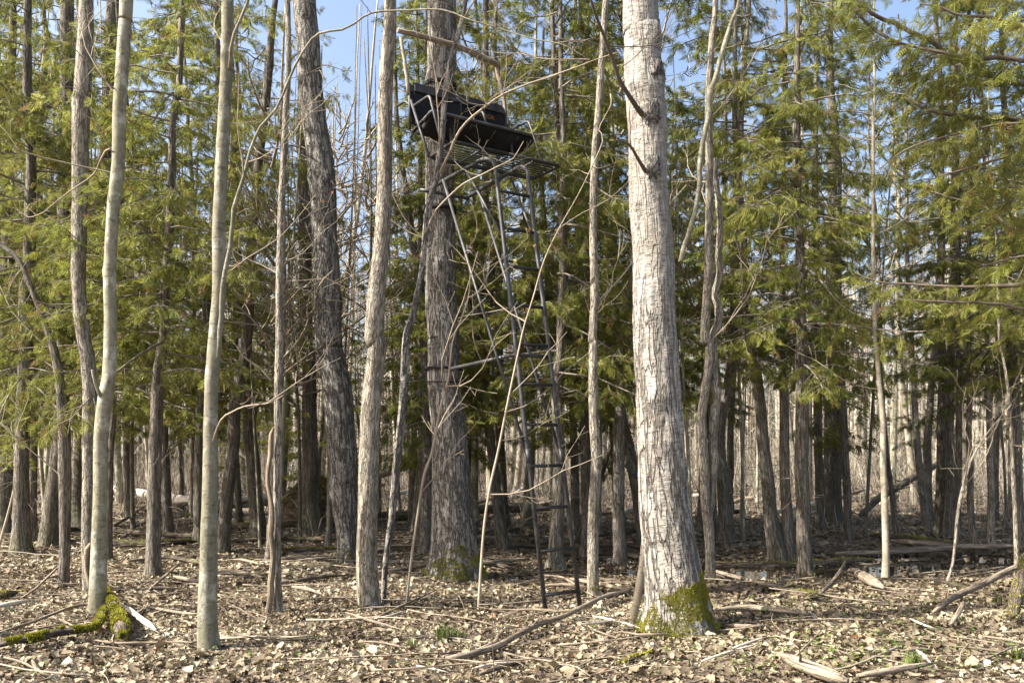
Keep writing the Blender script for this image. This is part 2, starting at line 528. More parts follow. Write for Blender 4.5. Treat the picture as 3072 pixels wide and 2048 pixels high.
def leaf_templates():
    T = []
    for k in range(6):
        n = 5 if k % 2 else 6
        a = np.linspace(0, 2 * math.pi, n, endpoint=False)
        lob = 0.75 + 0.55 * rs.rand(n)
        x = np.cos(a) * lob * 0.6
        y = np.sin(a) * lob * (0.42 if k % 3 else 0.55)
        c1, c2, c3 = rs.uniform(-1.0, 1.5), rs.uniform(0.6, 2.6), rs.uniform(-1.4, 1.4)
        z = c1 * x * x + c2 * y * y + c3 * x * y + 0.11 * rs.randn(n)
        v = np.concatenate([np.stack([x, y, z], 1), [[0, 0, -0.04]]])
        t = [(n, i, (i + 1) % n) for i in range(n)]
        T.append((v, np.array(t)))
    return T
LEAVES = leaf_templates()
def rot_batch(yaw, tx, ty):
    cy, sy = np.cos(yaw), np.sin(yaw)
    Rz = np.zeros((len(yaw), 3, 3))
    Rz[:, 0, 0], Rz[:, 0, 1], Rz[:, 1, 0], Rz[:, 1, 1], Rz[:, 2, 2] = cy, -sy, sy, cy, 1
    Rx = np.zeros_like(Rz)
    Rx[:, 0, 0], Rx[:, 1, 1], Rx[:, 1, 2], Rx[:, 2, 1], Rx[:, 2, 2] = 1, np.cos(tx), -np.sin(tx), np.sin(tx), np.cos(tx)
    Ry = np.zeros_like(Rz)
    Ry[:, 1, 1], Ry[:, 0, 0], Ry[:, 0, 2], Ry[:, 2, 0], Ry[:, 2, 2] = 1, np.cos(ty), np.sin(ty), -np.sin(ty), np.cos(ty)
    return Rz @ Rx @ Ry
def in_pool(x, y, f=0.9):
    r = np.zeros(len(x), bool)
    for (cx, cy, rx, ry, d) in POOLS:
        r |= ((x - cx) / (rx * f)) ** 2 + ((y - cy) / (ry * f)) ** 2 < 1
    return r

def leaf_var(n):
    v = np.clip(rs.normal(0.48, 0.19, n), 0.0, 0.95)
    red = rs.rand(n) < 0.015
    v[red] = rs.uniform(0.965, 1.0, red.sum())
    return v
def build_litter():
    mb = MB()
    def band(y0, y1, count, smin, smax):
        y = np.sqrt(rs.uniform(y0 ** 2, y1 ** 2, count))
        x = rs.uniform(-1, 1, count) * (y * 0.70 + 1.0)
        keep = ~(in_pool(x, y) & (rs.rand(count) < 0.86))
        x, y = x[keep], y[keep]
        n = len(x)
        s = rs.uniform(smin, smax, n) * rs.choice([0.5, 1.0, 1.55], n, p=[0.4, 0.45, 0.15])
        z = ground_z(x, y) + rs.uniform(0.0, 0.022, n)
        for (cx, cy, rx, ry, d) in POOLS:
            ins = ((x - cx) / rx) ** 2 + ((y - cy) / ry) ** 2 < 1.2
            wz = gz(cx, cy) + d * 0.42
            z[ins] = np.maximum(z[ins], wz + 0.006)
        R = rot_batch(rs.uniform(0, 6.28, n), rs.normal(0, 0.42, n), rs.normal(0, 0.42, n))
        kind = rs.randint(0, len(LEAVES), n)
        var = leaf_var(n)
        patch = vnoise(np.stack([x * 1.7 + 5, y * 1.7 + 9, 0 * x], 1)) - 0.5
        var = np.where(var < 0.96, np.clip(var + 0.55 * patch, 0, 0.95), var)
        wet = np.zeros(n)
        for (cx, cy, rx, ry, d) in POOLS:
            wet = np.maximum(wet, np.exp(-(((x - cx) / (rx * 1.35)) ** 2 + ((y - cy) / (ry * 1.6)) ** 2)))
        var = var * (1 - 0.8 * wet)  # leaves darker round the pools: wetness plus the hollow's shade put into the colour
        for k, (tv, tt) in enumerate(LEAVES):
            ix = np.where(kind == k)[0]
            if not len(ix): continue
            vv = np.einsum('nij,kj->nki', R[ix], tv) * s[ix][:, None, None] + np.stack([x[ix], y[ix], z[ix]], 1)[:, None, :]
            m = len(tv)
            tri = (tt[None] + (np.arange(len(ix)) * m)[:, None, None]).reshape(-1, 3)
            mb.add(vv.reshape(-1, 3), None, tri, 0, None, np.repeat(var[ix], m))
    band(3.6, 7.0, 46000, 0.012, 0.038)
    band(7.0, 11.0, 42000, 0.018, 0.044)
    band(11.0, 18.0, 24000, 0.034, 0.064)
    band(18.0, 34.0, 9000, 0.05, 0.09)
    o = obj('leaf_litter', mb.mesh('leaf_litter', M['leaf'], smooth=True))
    tag(o, 'carpet of dry tan and brown fallen leaves over the woodland floor', 'leaf litter', kind='stuff')
build_litter()

# the three hundred leaves that show largest, each one a piece of the ground
leaf_meshes = []
for k, (tv, tt) in enumerate(LEAVES):
    for j in range(4):
        mb = MB()
        mb.add(tv, None, tt, 0, None, float(leaf_var(1)[0]))
        leaf_meshes.append(mb.mesh('fallen_leaf', M['leaf'], smooth=True))
for i in range(300):
    y = math.sqrt(rnd.uniform(4.55 ** 2, 5.9 ** 2))
    x = rnd.uniform(-1, 1) * (y * 0.64)
    o = obj('fallen_leaf', rnd.choice(leaf_meshes), ground, (x, y, gz(x, y) + rnd.uniform(0.016, 0.034)))
    o.rotation_euler = (rnd.gauss(0, 0.35), rnd.gauss(0, 0.35), rnd.uniform(0, 6.28))
    s = rnd.uniform(0.045, 0.072)
    o.scale = (s, s, s)

def wander(p0, d0, L, n, wob, droop=0.0):
    P = [np.array(p0, float)]
    d = np.array(d0, float)
    d /= np.linalg.norm(d)
    for i in range(n):
        d = d + rs.normal(0, wob, 3) + np.array([0, 0, -droop])
        d /= np.linalg.norm(d)
        P.append(P[-1] + d * L / n)
    return np.array(P)

def build_twig_litter():
    mb = MB()
    for i in range(2600):
        y = math.sqrt(rnd.uniform(4 ** 2, 17 ** 2))
        x = rnd.uniform(-1, 1) * (y * 0.68 + 0.5)
        L = rnd.uniform(0.12, 0.5) if rnd.random() < 0.8 else rnd.uniform(0.5, 1.2)
        a = rnd.gauss(0, 0.55) + (math.pi if rnd.random() < 0.5 else 0)
        P = wander((x, y, 0), (math.cos(a), math.sin(a) * 1.2, 0), L, 5, 0.16)
        P[:, 2] = ground_z(P[:, 0], P[:, 1]) + rnd.uniform(0.01, 0.04) + np.linspace(0, rnd.uniform(-0.02, 0.07), 6)
        r = rnd.uniform(0.002, 0.006) + 0.004 * (L > 0.5)
        tube(mb, P, np.linspace(r, r * 0.5, 6), 4, rnd.choice([0, 0, 1]), rnd.random())
    o = obj('twig_litter', mb.mesh('twig_litter', [M['deadwood'], M['twig']]))
    tag(o, 'thin dead twigs scattered loosely over the fallen leaves', 'twigs', kind='stuff')
build_twig_litter()

# ------------------------------------------------------------------ trunks
def trunk_profile(pts, Y, ztop, taper_top=0.3):
    """traced pixels (top to base) -> rows x,y,z,r from base up, continued beyond the frame"""
    rows = [list(at(u, v, Y)) + [w / 2 / FPX * Y] for (u, v, w) in pts]
    rows = sorted(rows, key=lambda r: r[2])
    zs = rows[-1][2]
    if ztop > zs + 0.3:
        k = min(len(rows), 3)
        d = np.array(rows[-1][:3]) - np.array(rows[-k][:3])
        d = d / max(1e-6, np.linalg.norm(d))
        d = 0.5 * d + 0.5 * np.array([0, 0, 1])
        d /= d[2]
        r0 = rows[-1][3]
        for t in (0.25, 0.5, 0.75, 1.0):
            p = np.array(rows[-1 if t == 0.25 else len(rows) - 1][:3]) * 0 + np.array(top0 if t > 0.25 else rows[-1][:3])
            if t == 0.25:
                top0 = np.array(rows[-1][:3]); p = top0
            q = p + d * (ztop - zs) * t
            q[0] += rnd.uniform(-0.06, 0.06)
            rows.append([q[0], q[1] + rnd.uniform(-0.05, 0.05), q[2], r0 * (1 - (1 - taper_top) * t)])
    return np.array(rows)

def trunk_mesh(name, rows, mat, sides, ds, amp, seed, flare=0.25, lobes=5, fz=5.0, fx=9.0, flare_h=0.22):
    base = rows[0].copy()
    base2 = base.copy(); base2[2] -= 0.16
    rows = np.concatenate([[base2], rows])
    S = catmull(rows, ds)
    S[:, 3] = np.maximum(S[:, 3], 0.004)
    z0 = base[2]
    wob = (vnoise(np.stack([S[:, 2] * 1.3 + seed, S[:, 2] * 0, S[:, 2] * 0 + seed], 1)) - 0.5)
    P = S[:, :3].copy()
    P[:, 1] += wob * np.minimum(S[:, 3] * 0.8, 0.05)
    def disp(rr, a, s, bk):
        n = rr.shape[0]
        h = np.maximum(0, (S[:, 2] - z0))[:, None]
        lob = 0.35 + 0.65 * np.abs(np.cos(a * lobes / 2 + seed))
        rr = rr * (1 + flare * np.exp(-h / flare_h) * lob)
        q = bk.reshape(-1, 3)
        nn = vnoise(q * np.array([fx, fx, fz]) + seed * 3.1) * 0.6 + vnoise(q * np.array([fx * 2.3, fx * 2.3, fz * 2.2]) + seed) * 0.4
        lump = vnoise(q * np.array([4, 4, 1.7]) + seed * 7) - 0.5
        ridge = 1 - 2 * np.abs(nn - 0.5)
        for (ka, ks, kr) in knots:
            da = np.abs((a - ka + math.pi) % (2 * math.pi) - math.pi)
            g = np.exp(-(da / 0.5) ** 2 - ((s - ks) / (kr * 0.9)) ** 2)
            rr = rr + g * kr * 0.30
            kv[:] = np.minimum(kv, 0.5 - 0.5 * np.exp(-(da / 0.28) ** 2 - ((s - ks) / (kr * 0.45)) ** 2))
        return rr * (1 + 0.10 * lump.reshape(rr.shape)) + amp * (ridge.reshape(rr.shape) - 0.75)
    rm = float(np.median(S[:, 3]))
    kr_ = random.Random(int(seed * 977) + len(S))
    knots = [(kr_.uniform(-3.1, 0.3), kr_.uniform(0.5, 7.0), rm * kr_.uniform(0.5, 1.0)) for _ in range(9)]
    kv = np.full((len(S), sides), 0.5)
    P[:, 0] += (vnoise(np.stack([S[:, 2] * 2.1 + seed * 2, S[:, 2] * 0 + 4, S[:, 2] * 0], 1)) - 0.5) * np.minimum(S[:, 3] * 0.55, 0.022)
    mb = MB()
    tube(mb, P, S[:, 3], sides, 0, 0.5, 0.0, disp)
    mb.var[0] = np.concatenate([kv.ravel(), [0.5, 0.5]])
    me = mb.mesh(name, mat)
    return me, P, S[:, 3]

def moss_on(me, P, z0, h, count, parent, side=None, size=0.006, name='moss'):
    """tufts of moss over the lowest h metres of a trunk's own surface"""
    n = len(me.vertices)
    co = np.zeros(n * 3, np.float32); no = np.zeros(n * 3, np.float32)
    me.vertices.foreach_get('co', co); me.vertices.foreach_get('normal', no)
    co, no = co.reshape(-1, 3).astype(float), no.reshape(-1, 3).astype(float)
    hz = co[:, 2] - z0
    idx = np.where((hz > -0.02) & (hz < h * 1.3))[0]
    ax = P[np.argmin(np.abs(P[:, 2] - z0))]
    a = np.arctan2(co[idx, 1] - ax[1], co[idx, 0] - ax[0])
    da = np.zeros(len(idx)) if side is None else np.abs((a - side + math.pi) % (2 * math.pi) - math.pi)
    lim = h * (1.25 - 0.5 * np.minimum(da, 2.2)) * (0.6 + 0.8 * vnoise(np.stack([np.cos(a) * 2 + 9, np.sin(a) * 2 + 4, 0 * a + z0 * 5], 1)))
    ok = idx[hz[idx] < lim]
    if len(ok) == 0: return
    ii = rs.choice(ok, count)
    c = co[ii] + np.cross(no[ii], rs.normal(0, 0.011, (count, 3))) + np.array([0, 0, 1.0]) * rs.normal(0, 0.012, (count, 1)) - no[ii] * 0.002
    keep = (vnoise(c * 22 + 3) * 0.6 + vnoise(c * 9 + 1) * 0.4) > 0.36 + 0.16 * rs.rand(count)
    mb = MB()
    tufts(mb, c[keep], no[ii][keep] + np.array([0, 0, 0.3]), size)
    o = obj(name, mb.mesh(name, M['moss'], smooth=False), parent)
    o.location = -Vector(parent.location)
    o['kind'] = 'stuff'
    return o
def tufts(mb, c, nrm, size):
    n = len(c)
    for b in range(3):
        d = nrm + rs.normal(0, 0.55, (n, 3))
        d /= np.linalg.norm(d, axis=1)[:, None]
        s = np.cross(d, rs.normal(0, 1, (n, 3)))
        s /= np.linalg.norm(s, axis=1)[:, None]
        L = size * rs.uniform(0.6, 1.5, n)[:, None]
        w = size * 0.5
        v = np.stack([c - s * w, c + s * w, c + d * L], 1).reshape(-1, 3)
        var = np.repeat(np.clip(rs.normal(0.4, 0.2, n) + 0.45 * (vnoise(c * 9) - 0.4), 0, 1), 3)
        mb.add(v, None, np.arange(3 * n).reshape(-1, 3), 0, None, var)

# ------------------------------------------------------------------ bare branch shapes (shared)
def bare_branch(mb, p, d, L, r, depth, up=0.12, sides=4, mat=0, buds=0.0):
    n = max(3, int(L / 0.22) + 2) if depth > 0 else 4
    P = [np.array(p, float)]
    d = np.array(d, float); d /= np.linalg.norm(d)
    for i in range(n):
        d = d + rs.normal(0, 0.13, 3) + np.array([0, 0, up * 0.25])
        d /= np.linalg.norm(d)
        P.append(P[-1] + d * L / n)
    P = np.array(P)
    R = np.linspace(r, max(0.0016, r * 0.35), n + 1)
    tube(mb, P, R, sides if depth > 0 else 3, mat, 0.5, cap=False)
    if depth == 0:
        if rnd.random() < buds:
            e = P[-1]
            nn = rs.normal(0, 1, (2, 3))
            v = np.concatenate([[e + nn[0] * 0.002, e + nn[1] * 0.014, e + rs.normal(0, 0.014, 3)], [e, e + rs.normal(0, 0.014, 3), e + rs.normal(0, 0.014, 3)]])
            mb.add(v, None, [(0, 1, 2), (3, 4, 5)], 1, None, rnd.random())
        return
    k = max(2, int(L / (0.15 if depth == 1 else 0.24)))
    for j in range(k):
        t = rnd.uniform(0.18, 1.0)
        i = min(n - 1, int(t * n))
        q = P[i] + (P[i + 1] - P[i]) * (t * n - i)
        ax = P[i + 1] - P[i]; ax /= np.linalg.norm(ax)
        pr = np.cross(ax, rs.normal(0, 1, 3)); pr /= np.linalg.norm(pr)
        nd = ax * rnd.uniform(0.5, 0.9) + pr * rnd.uniform(0.5, 0.9)
        bare_branch(mb, q, nd, L * rnd.uniform(0.28, 0.55) * (1.1 - 0.5 * t), R[i] * 0.55, depth - 1, up, sides, mat, buds)

LIMB = []
for i in range(8):
    mb = MB()
    bare_branch(mb, (0, 0, 0), (1, 0, 0.25), rnd.uniform(0.7, 1.15), 0.0065, 2, 0.15, 4, 0, 0.12)
    LIMB.append(mb)
LIMB = {m: [mb.mesh('branch', [M[m], M['bud']]) for mb in LIMB] for m in ('twig', 'paletwig', 'darktwig', 'midtwig')}

CROWN_BARE = []
for i in range(6):
    mb = MB()
    for j in range(20):
        z = rnd.uniform(0.0, 6.0)
        a = rnd.uniform(0, 6.28)
        bare_branch(mb, (0, 0, z), (math.cos(a), math.sin(a), rnd.uniform(0.5, 1.4)), rnd.uniform(1.0, 2.2) * (1 - z * 0.08), 0.022, 2, 0.25, 4)
    CROWN_BARE.append(mb.mesh('bare_crown', M['twig']))

# ------------------------------------------------------------------ cedar foliage (shared)
def spray_template(n, wid):
    V, T = [], []
    def diamond(b, tip, w):
        b, tip = np.array(b), np.array(tip)
        d = tip - b
        s = np.array([-d[1], d[0], 0]); s = s / np.linalg.norm(s) * w
        m = b + d * 0.45
        k = len(V)
        V.extend([b, m + s, tip, m - s])
        T.extend([(k, k + 1, k + 2), (k, k + 2, k + 3)])
    diamond((0, 0, 0), (1.0, 0, 0), wid * 0.8)
    for i in range(n):
        x = 0.08 + 0.82 * i / n
        l = 0.50 * (1 - x) ** 0.75 + 0.10
        for sgn in (-1, 1):
            xx = x + (0.04 if sgn > 0 else 0)
            ang = 0.80
            diamond((xx, 0, 0), (xx + l * math.cos(ang), sgn * l * math.sin(ang), 0), wid)
    V = np.array(V)
    V[:, 2] = -0.45 * V[:, 0] ** 2 - 0.5 * np.abs(V[:, 1]) ** 1.5
    return V, np.array(T)
SPRAY_NEAR = spray_template(5, 0.030)
SPRAY_FAR = spray_template(4, 0.042)

def place_sprays(mb, pos, ax, size, tpl, mat, var):
    n = len(pos)
    if n == 0: return
    x = ax / np.linalg.norm(ax, axis=1)[:, None]
    z = np.cross(x, rs.normal(0, 1, (n, 3)))
    z /= np.linalg.norm(z, axis=1)[:, None]
    y = np.cross(z, x)
    R = np.stack([x, y, z], 2)
    tv, tt = tpl
    vv = np.einsum('nij,kj->nki', R, tv) * size[:, None, None] + pos[:, None, :]
    m = len(tv)
    tri = (tt[None] + (np.arange(n) * m)[:, None, None]).reshape(-1, 3)
    mb.add(vv.reshape(-1, 3), None, tri, mat, None, np.repeat(var, m))

def bough_foliage(mb, P, per_m, tpl, size, stem_mat=0, leaf_mat_i=1, t0=0.15, spread=0.42, tone=0.0):
    """branchlets and hanging sprays along a stem P"""
    seg = np.linalg.norm(np.diff(P, axis=0), axis=1)
    L = seg.sum()
    cum = np.concatenate([[0], np.cumsum(seg)]) / L
    nb = max(4, int(L * per_m))
    pos, axs = [], []
    for j in range(nb):
        t = t0 + (1 - t0) * (j + rnd.random()) / nb
        i = min(len(P) - 2, max(0, int(np.searchsorted(cum, t)) - 1))
        f = (t - cum[i]) / max(1e-6, cum[i + 1] - cum[i])
        q = P[i] + (P[i + 1] - P[i]) * f
        ax = P[i + 1] - P[i]; ax = ax / np.linalg.norm(ax)
        side = np.cross(ax, (0, 0, 1)); side = side / (np.linalg.norm(side) + 1e-9)
        sg = 1 if j % 2 else -1
        d = ax * rnd.uniform(0.4, 0.9) + side * sg * rnd.uniform(0.5, 1.0) + np.array([0, 0, rnd.uniform(-0.55, 0.15)])
        d /= np.linalg.norm(d)
        l = spread * (1.15 - 0.75 * t) * rnd.uniform(0.6, 1.25) * min(1.0, 0.45 + 0.45 * L)
        e = q + d * l + np.array([0, 0, -0.22 * l])
        m = q + d * l * 0.5
        tube(mb, [q, m, e], [0.0035, 0.0025, 0.0015], 3, stem_mat, 0.5, cap=False)
        k = max(3, int(l / 0.045))
        for c in range(k):
            tt = (c + rnd.random()) / k
            pp = q + (e - q) * (0.12 + 0.88 * tt)
            for rep in (0, 1):
                pr = np.cross(d, rs.normal(0, 1, 3)); pr /= np.linalg.norm(pr)
                pos.append(pp)
                axs.append(d * 0.45 + pr * 0.55 + np.array([0, 0, -rnd.uniform(0.3, 1.3)]))
        pos.append(e); axs.append(d + np.array([0, 0, -0.6]))
    pos, axs = np.array(pos), np.array(axs)
    n = len(pos)
    var = np.clip(rs.normal(0.50 + tone + rnd.uniform(-0.2, 0.2), 0.17, n), 0.10, 1)
    var[rs.rand(n) < 0.05] = rs.uniform(0, 0.08)
    place_sprays(mb, pos, axs, rs.uniform(0.5, 1.35, n) * size, tpl, leaf_mat_i, var)

def cedar_crown(z0, z1, rmax, nb, tpl, size, per_m):
    mb = MB()
    for j in range(nb):
        z = z0 + (z1 - z0) * ((j + rnd.random()) / nb) ** 1.1
        t = (z - z0) / (z1 - z0)
        L = rmax * (0.55 + 0.6 * math.sin(min(1, t * 1.5 + 0.25) * math.pi * 0.6)) * (1.05 - 0.75 * t) * rnd.uniform(0.55, 1.15)
        a = rnd.uniform(0, 6.28)
        d = np.array([math.cos(a), math.sin(a), 0])
        rise, sag = rnd.uniform(-0.25, 0.25), rnd.uniform(0.1, 0.45)
        ts = np.linspace(0, 1, 7)
        P = np.array([[0, 0, z] + d * L * q + np.array([0, 0, L * (rise * q - sag * q * q + 0.18 * q ** 4)]) for q in ts])
        P[1:-1] += rs.normal(0, 0.02, (5, 3))
        tube(mb, P, np.linspace(0.006 + 0.006 * L, 0.003, 7), 4, 0, 0.5, cap=False)
        bough_foliage(mb, P, per_m, tpl, size)
    return mb
CROWN_CEDAR = [cedar_crown(0.0, 8.5, 1.3 + 0.12 * i, 60, SPRAY_NEAR, 0.105, 7.0).mesh('cedar_crown', [M['midtwig'], M['cedar_leaf']], smooth=False) for i in range(4)]
CROWN_SPARSE = [cedar_crown(0.0, 8.5, 1.2, 38, SPRAY_NEAR, 0.105, 5.4).mesh('sparse_cedar_crown', [M['midtwig'], M['cedar_leaf']], smooth=False) for i in range(2)]
CROWN_FAR = [cedar_crown(0.0, 9.0, 1.35, 50, SPRAY_FAR, 0.14, 5.0).mesh('far_cedar_crown', [M['midtwig'], M['cedar_leaf']], smooth=False) for i in range(4)]

BOUGH = []
for i in range(7):
    L = rnd.uniform(1.2, 1.7)
    ts = np.linspace(0, 1, 9)
    rise, sag = rnd.uniform(-0.1, 0.2), rnd.uniform(0.25, 0.5)
    P = np.stack([L * ts, 0.12 * np.sin(ts * 3 + i) * ts, L * (rise * ts - sag * ts ** 2 + 0.2 * ts ** 4)], 1)
    mb = MB()
    tube(mb, P, np.linspace(0.014, 0.003, 9), 5, 0, 0.5, cap=False)
    bough_foliage(mb, P, 8.5, SPRAY_NEAR, 0.105, t0=0.1, spread=0.5, tone=0.06)
    BOUGH.append(mb.mesh('bough', [M['midtwig'], M['cedar_leaf']], smooth=False))

DEADTW = []
for i in range(4):
    mb = MB()
    for j in range(18):
        z = rnd.uniform(0.7, 3.6)
        a = rnd.uniform(0, 6.28)
        bare_branch(mb, (0, 0, z), (math.cos(a), math.sin(a), rnd.uniform(-0.25, 0.2)), rnd.uniform(0.25, 0.8), 0.0042, 1, -0.05, 3)
    DEADTW.append(mb.mesh('dead_twigs', M['midtwig']))

# ------------------------------------------------------------------ the traced trees
def crown_on(root, P, z_from, meshes, scale=1.0, name='crown'):
    """a shared crown set on the trunk axis P (world), leaning as the trunk leans"""
    if meshes is not CROWN_BARE: z_from -= 0.55
    i = int(np.argmin(np.abs(P[:, 2] - z_from)))
    a, b = P[i], P[-1]
    o = obj(name, rnd.choice(meshes), root)
    q = Vector(b - a).normalized().to_track_quat('Z', 'Y') if len(P) - i > 2 else Quaternion()
    o.rotation_mode = 'QUATERNION'
    o.rotation_quaternion = q @ Quaternion((0, 0, 1), rnd.uniform(0, 6.28))
    o.location = Vector(a) - Vector(root.location)
    h = max(0.45, (P[-1][2] + 0.4 - a[2]) / 8.5)
    o.scale = (scale, scale, h)
    return o

TREES = {}
def tree(key, name, cat, label, pts, mat, ztop, sides=20, ds=0.09, amp=0.006, flare=0.5, crown=None, crown_z=2.4, crown_s=1.0,
         limbs=0, limb_mat='twig', limb_z=(0.8, 6.0), dead=False, moss=None, base=None, group=None, lobes=5, taper=0.3, flare_h=0.16, fx=9.0, fz=5.0):
    tr = trace(pts)
    bu, bv = (tr[-1][0], tr[-1][1]) if base is None else base
    g = ground_at(bu, bv)
    Y = g[1]
    rows = trunk_profile(tr, Y, ztop, taper)
    root = empty(name, (g[0], g[1], gz(g[0], g[1])))
    tag(root, label, cat, group)
    me, P, R = trunk_mesh('trunk', rows, M[mat], sides, ds, amp, (len(TREES) * 1.37) % 19, flare, lobes, fz, fx, flare_h)
    t = obj('trunk', me, root)
    t.location = -Vector(root.location)
    TREES[key] = (root, P, R, Y)
    if crown == 'bare':
        crown_on(root, P, crown_z, CROWN_BARE, crown_s)
    elif crown == 'cedar':
        crown_on(root, P, crown_z, CROWN_CEDAR, crown_s)
    elif crown == 'sparse':
        crown_on(root, P, crown_z, CROWN_SPARSE, crown_s)
    for i in range(limbs):
        z = rnd.uniform(*limb_z) + root.location.z
        j = int(np.argmin(np.abs(P[:, 2] - z)))
        o = obj('branch', rnd.choice(LIMB[limb_mat]), root)
        o.location = Vector(P[j]) - Vector(root.location)
        o.rotation_euler = (0, rnd.uniform(-0.7, 0.15), rnd.uniform(0, 6.28))
        s = rnd.uniform(0.6, 1.4)
        o.scale = (s, s, s)
    if dead:
        o = obj('dead_twigs', rnd.choice(DEADTW), root)
        o.location = (P[len(P) // 4][0] - root.location.x, 0, 0)
        o.rotation_euler = (0, 0, rnd.uniform(0, 6.28))
        o['kind'] = 'stuff'
    if moss:
        moss_on(me, P, root.location.z, moss[0], moss[1], root, moss[2] if len(moss) > 2 else None)
    return root

def add_branch(key, pts, mat='twig', dy=(0.0, 0.0), sides=7, name='branch', foliage=None, tpl=None, size=0.15, per_m=5.0, t0=0.1, limbs=0, limb_mat='twig'):
    """a limb traced in the photograph, in the depth plane of its tree (dy: how far it comes towards or away from the lens)"""
    root, _, _, Y = TREES[key]
    tr = trace(pts)
    n = len(tr)
    rows = []
    for i, (u, v, w) in enumerate(tr):
        yy = Y + dy[0] + (dy[1] - dy[0]) * i / max(1, n - 1)
        rows.append(list(at(u, v, yy)) + [max(0.003, w / 2 / FPX * yy)])
    S = catmull(rows, 0.08)
    S[:, 3] = np.maximum(S[:, 3], 0.0022)
    S[1:-1, :3] += rs.normal(0, 0.10, (len(S) - 2, 3)) * S[1:-1, 3:4]
    sc_ = np.arange(len(S)) * 0.08
    for ax_ in range(3):
        S[:, ax_] += (vnoise(np.stack([sc_ * 4.5 + 13 * ax_, sc_ * 0 + len(S), sc_ * 0 + rows[0][0]], 1)) - 0.5) * 0.045
    mb = MB()
    tube(mb, S[:, :3], S[:, 3], sides)
    o = obj(name, mb.mesh(name, M[mat]), root)
    o.location = -Vector(root.location)
    for i in range(limbs):
        j = rnd.randrange(len(S) // 4, len(S))
        l = obj('twig', rnd.choice(LIMB[limb_mat]), o)
        l.location = Vector(S[j, :3])
        l.rotation_euler = (0, rnd.uniform(-0.8, 0.6), rnd.uniform(0, 6.28))
        s = rnd.uniform(0.35, 0.8)
        l.scale = (s, s, s)
    if foliage:
        mb = MB()
        bough_foliage(mb, S[:, :3], per_m, tpl or SPRAY_NEAR, size, t0=t0, spread=foliage, tone=0.14)
        obj('foliage', mb.mesh('foliage', [M['darktwig'], M['cedar_leaf']], smooth=False), o)
    return o

# --- the prominent trunks
tree('aspen', 'aspen_tree', 'tree', 'thick pale aspen with cracked bark and a mossy flared base, the stoutest trunk',
     'C1375,0,160 C1385,150,166 C1392,350,170 C1400,550,176 C1410,800,178 C1425,1100,184 C1445,1568,192 D1462,300,200 D1478,600,216 D1495,800,232 D1515,1000,248 D1535,1180,268 D1545,1330,300',
     'aspen', 13.5, sides=96, ds=0.035, amp=0.014, flare=0.30, crown='bare', crown_z=8.5, moss=(0.42, 34000, -1.0), lobes=5, fx=13, fz=6.0)
tree('ladder_tree', 'poplar_tree', 'tree', 'tall straight grey tree that carries the ladder stand, mossy at its foot',
     'C460,0,128 C456,400,128 C450,700,130 C455,1000,132 C460,1300,138 C466,1568,144 D470,0,146 D476,200,150 D490,400,158 D505,600,172 D515,800,188 D522,950,204 D525,1085,232',
     'furrowed', 15, sides=80, ds=0.04, amp=0.009, flare=0.45, crown='bare', crown_z=9.5, moss=(0.30, 30000, -1.2), lobes=6, fx=15, fz=7.0, flare_h=0.28)
tree('leaning', 'poplar_tree', 'tree', 'thick rough-barked grey tree leaning away from the ladder stand',
     'A1400,0,106 A1408,150,106 A1430,400,104 A1452,600,110 A1475,800,120 A1495,1100,114 A1512,1568,122 B1516,50,124 D-15,250,130 D5,500,132 D20,750,116 D28,900,96 D32,1020,100',
     'furrowed', 15, sides=72, ds=0.04, amp=0.009, flare=0.25, crown='bare', crown_z=9.5, moss=(0.16, 1800, -1.6), fx=15, fz=7.0)
tree('tan', 'ash_tree', 'tree', 'straight tan tree with finely ridged bark beside the leaning grey tree',
     'C222,0,56 C215,200,60 C206,500,64 C196,800,66 C181,1100,72 C166,1568,84 D150,0,92 D137,300,90 D127,600,88 D122,900,92 D128,1215,104',
     'tan', 13, sides=48, ds=0.05, amp=0.004, flare=0.12, crown='bare', crown_z=7.0, limbs=3, limb_z=(3, 7), fx=22, fz=8)
tree('left_pale', 'maple_tree', 'tree', 'smooth olive grey tree rising beside two mossy roots',
     'A583,0,58 A578,100,56 A566,300,56 A550,520,56 A537,800,55 A523,1000,53 A511,1250,54 A507,1568,56 B500,160,56 B482,290,62 B470,500,62 B466,700,64 B461,900,66 B456,1100,68 B453,1250,74',
     'smooth', 12, sides=36, ds=0.05, amp=0.004, flare=0.18, crown='bare', crown_z=6.5, limbs=4, limb_z=(2, 6))
tree('pale_twin', 'maple_tree', 'tree', 'pale lichened maple of two fused stems, one arching off high up',
     'A1052,0,52 A1046,200,54 A1037,400,54 A1030,600,56 A1022,800,56 A1011,1000,56 A1003,1200,58 A990,1568,60 B974,200,62 B966,500,66 B957,800,72 B952,1100,78 B955,1300,86 B962,1415,90',
     'smooth', 12, sides=40, ds=0.05, amp=0.005, flare=0.2, crown='bare', crown_z=7.0, limbs=4, limb_z=(2.0, 6), lobes=2)
add_branch('pale_twin', 'B1000,60,22.5 A1012,1440,21.2 A1050,1200,21.2 A1085,950,19.9 A1130,820,17.3 A1180,630,14.6 A1260,490,12.6 A1350,310,11.9 A1440,200,10.6 A1568,140,9.3 C100,85,8.6 C250,64,8.6 C400,60,8 C560,80,7.3 C700,110,6 C850,155,5.3 C1000,200,4.7 C1150,262,3.3',
           'smooth', (-0.10, -0.9), 10, limbs=10, limb_mat='twig')
add_branch('pale_twin', 'A1056,300,14 A1075,220,15 A1095,150,14 A1140,30,13 A1155,-60,11', 'smooth', (-0.04, -0.3), limbs=2)
add_branch('pale_twin', 'B972,450,9 B985,410,9 B1010,352,9 B1060,322,8 B1130,305,7 B1220,285,6 B1300,240,5', 'twig', (-0.1, -0.7), limbs=2, limb_mat='twig')
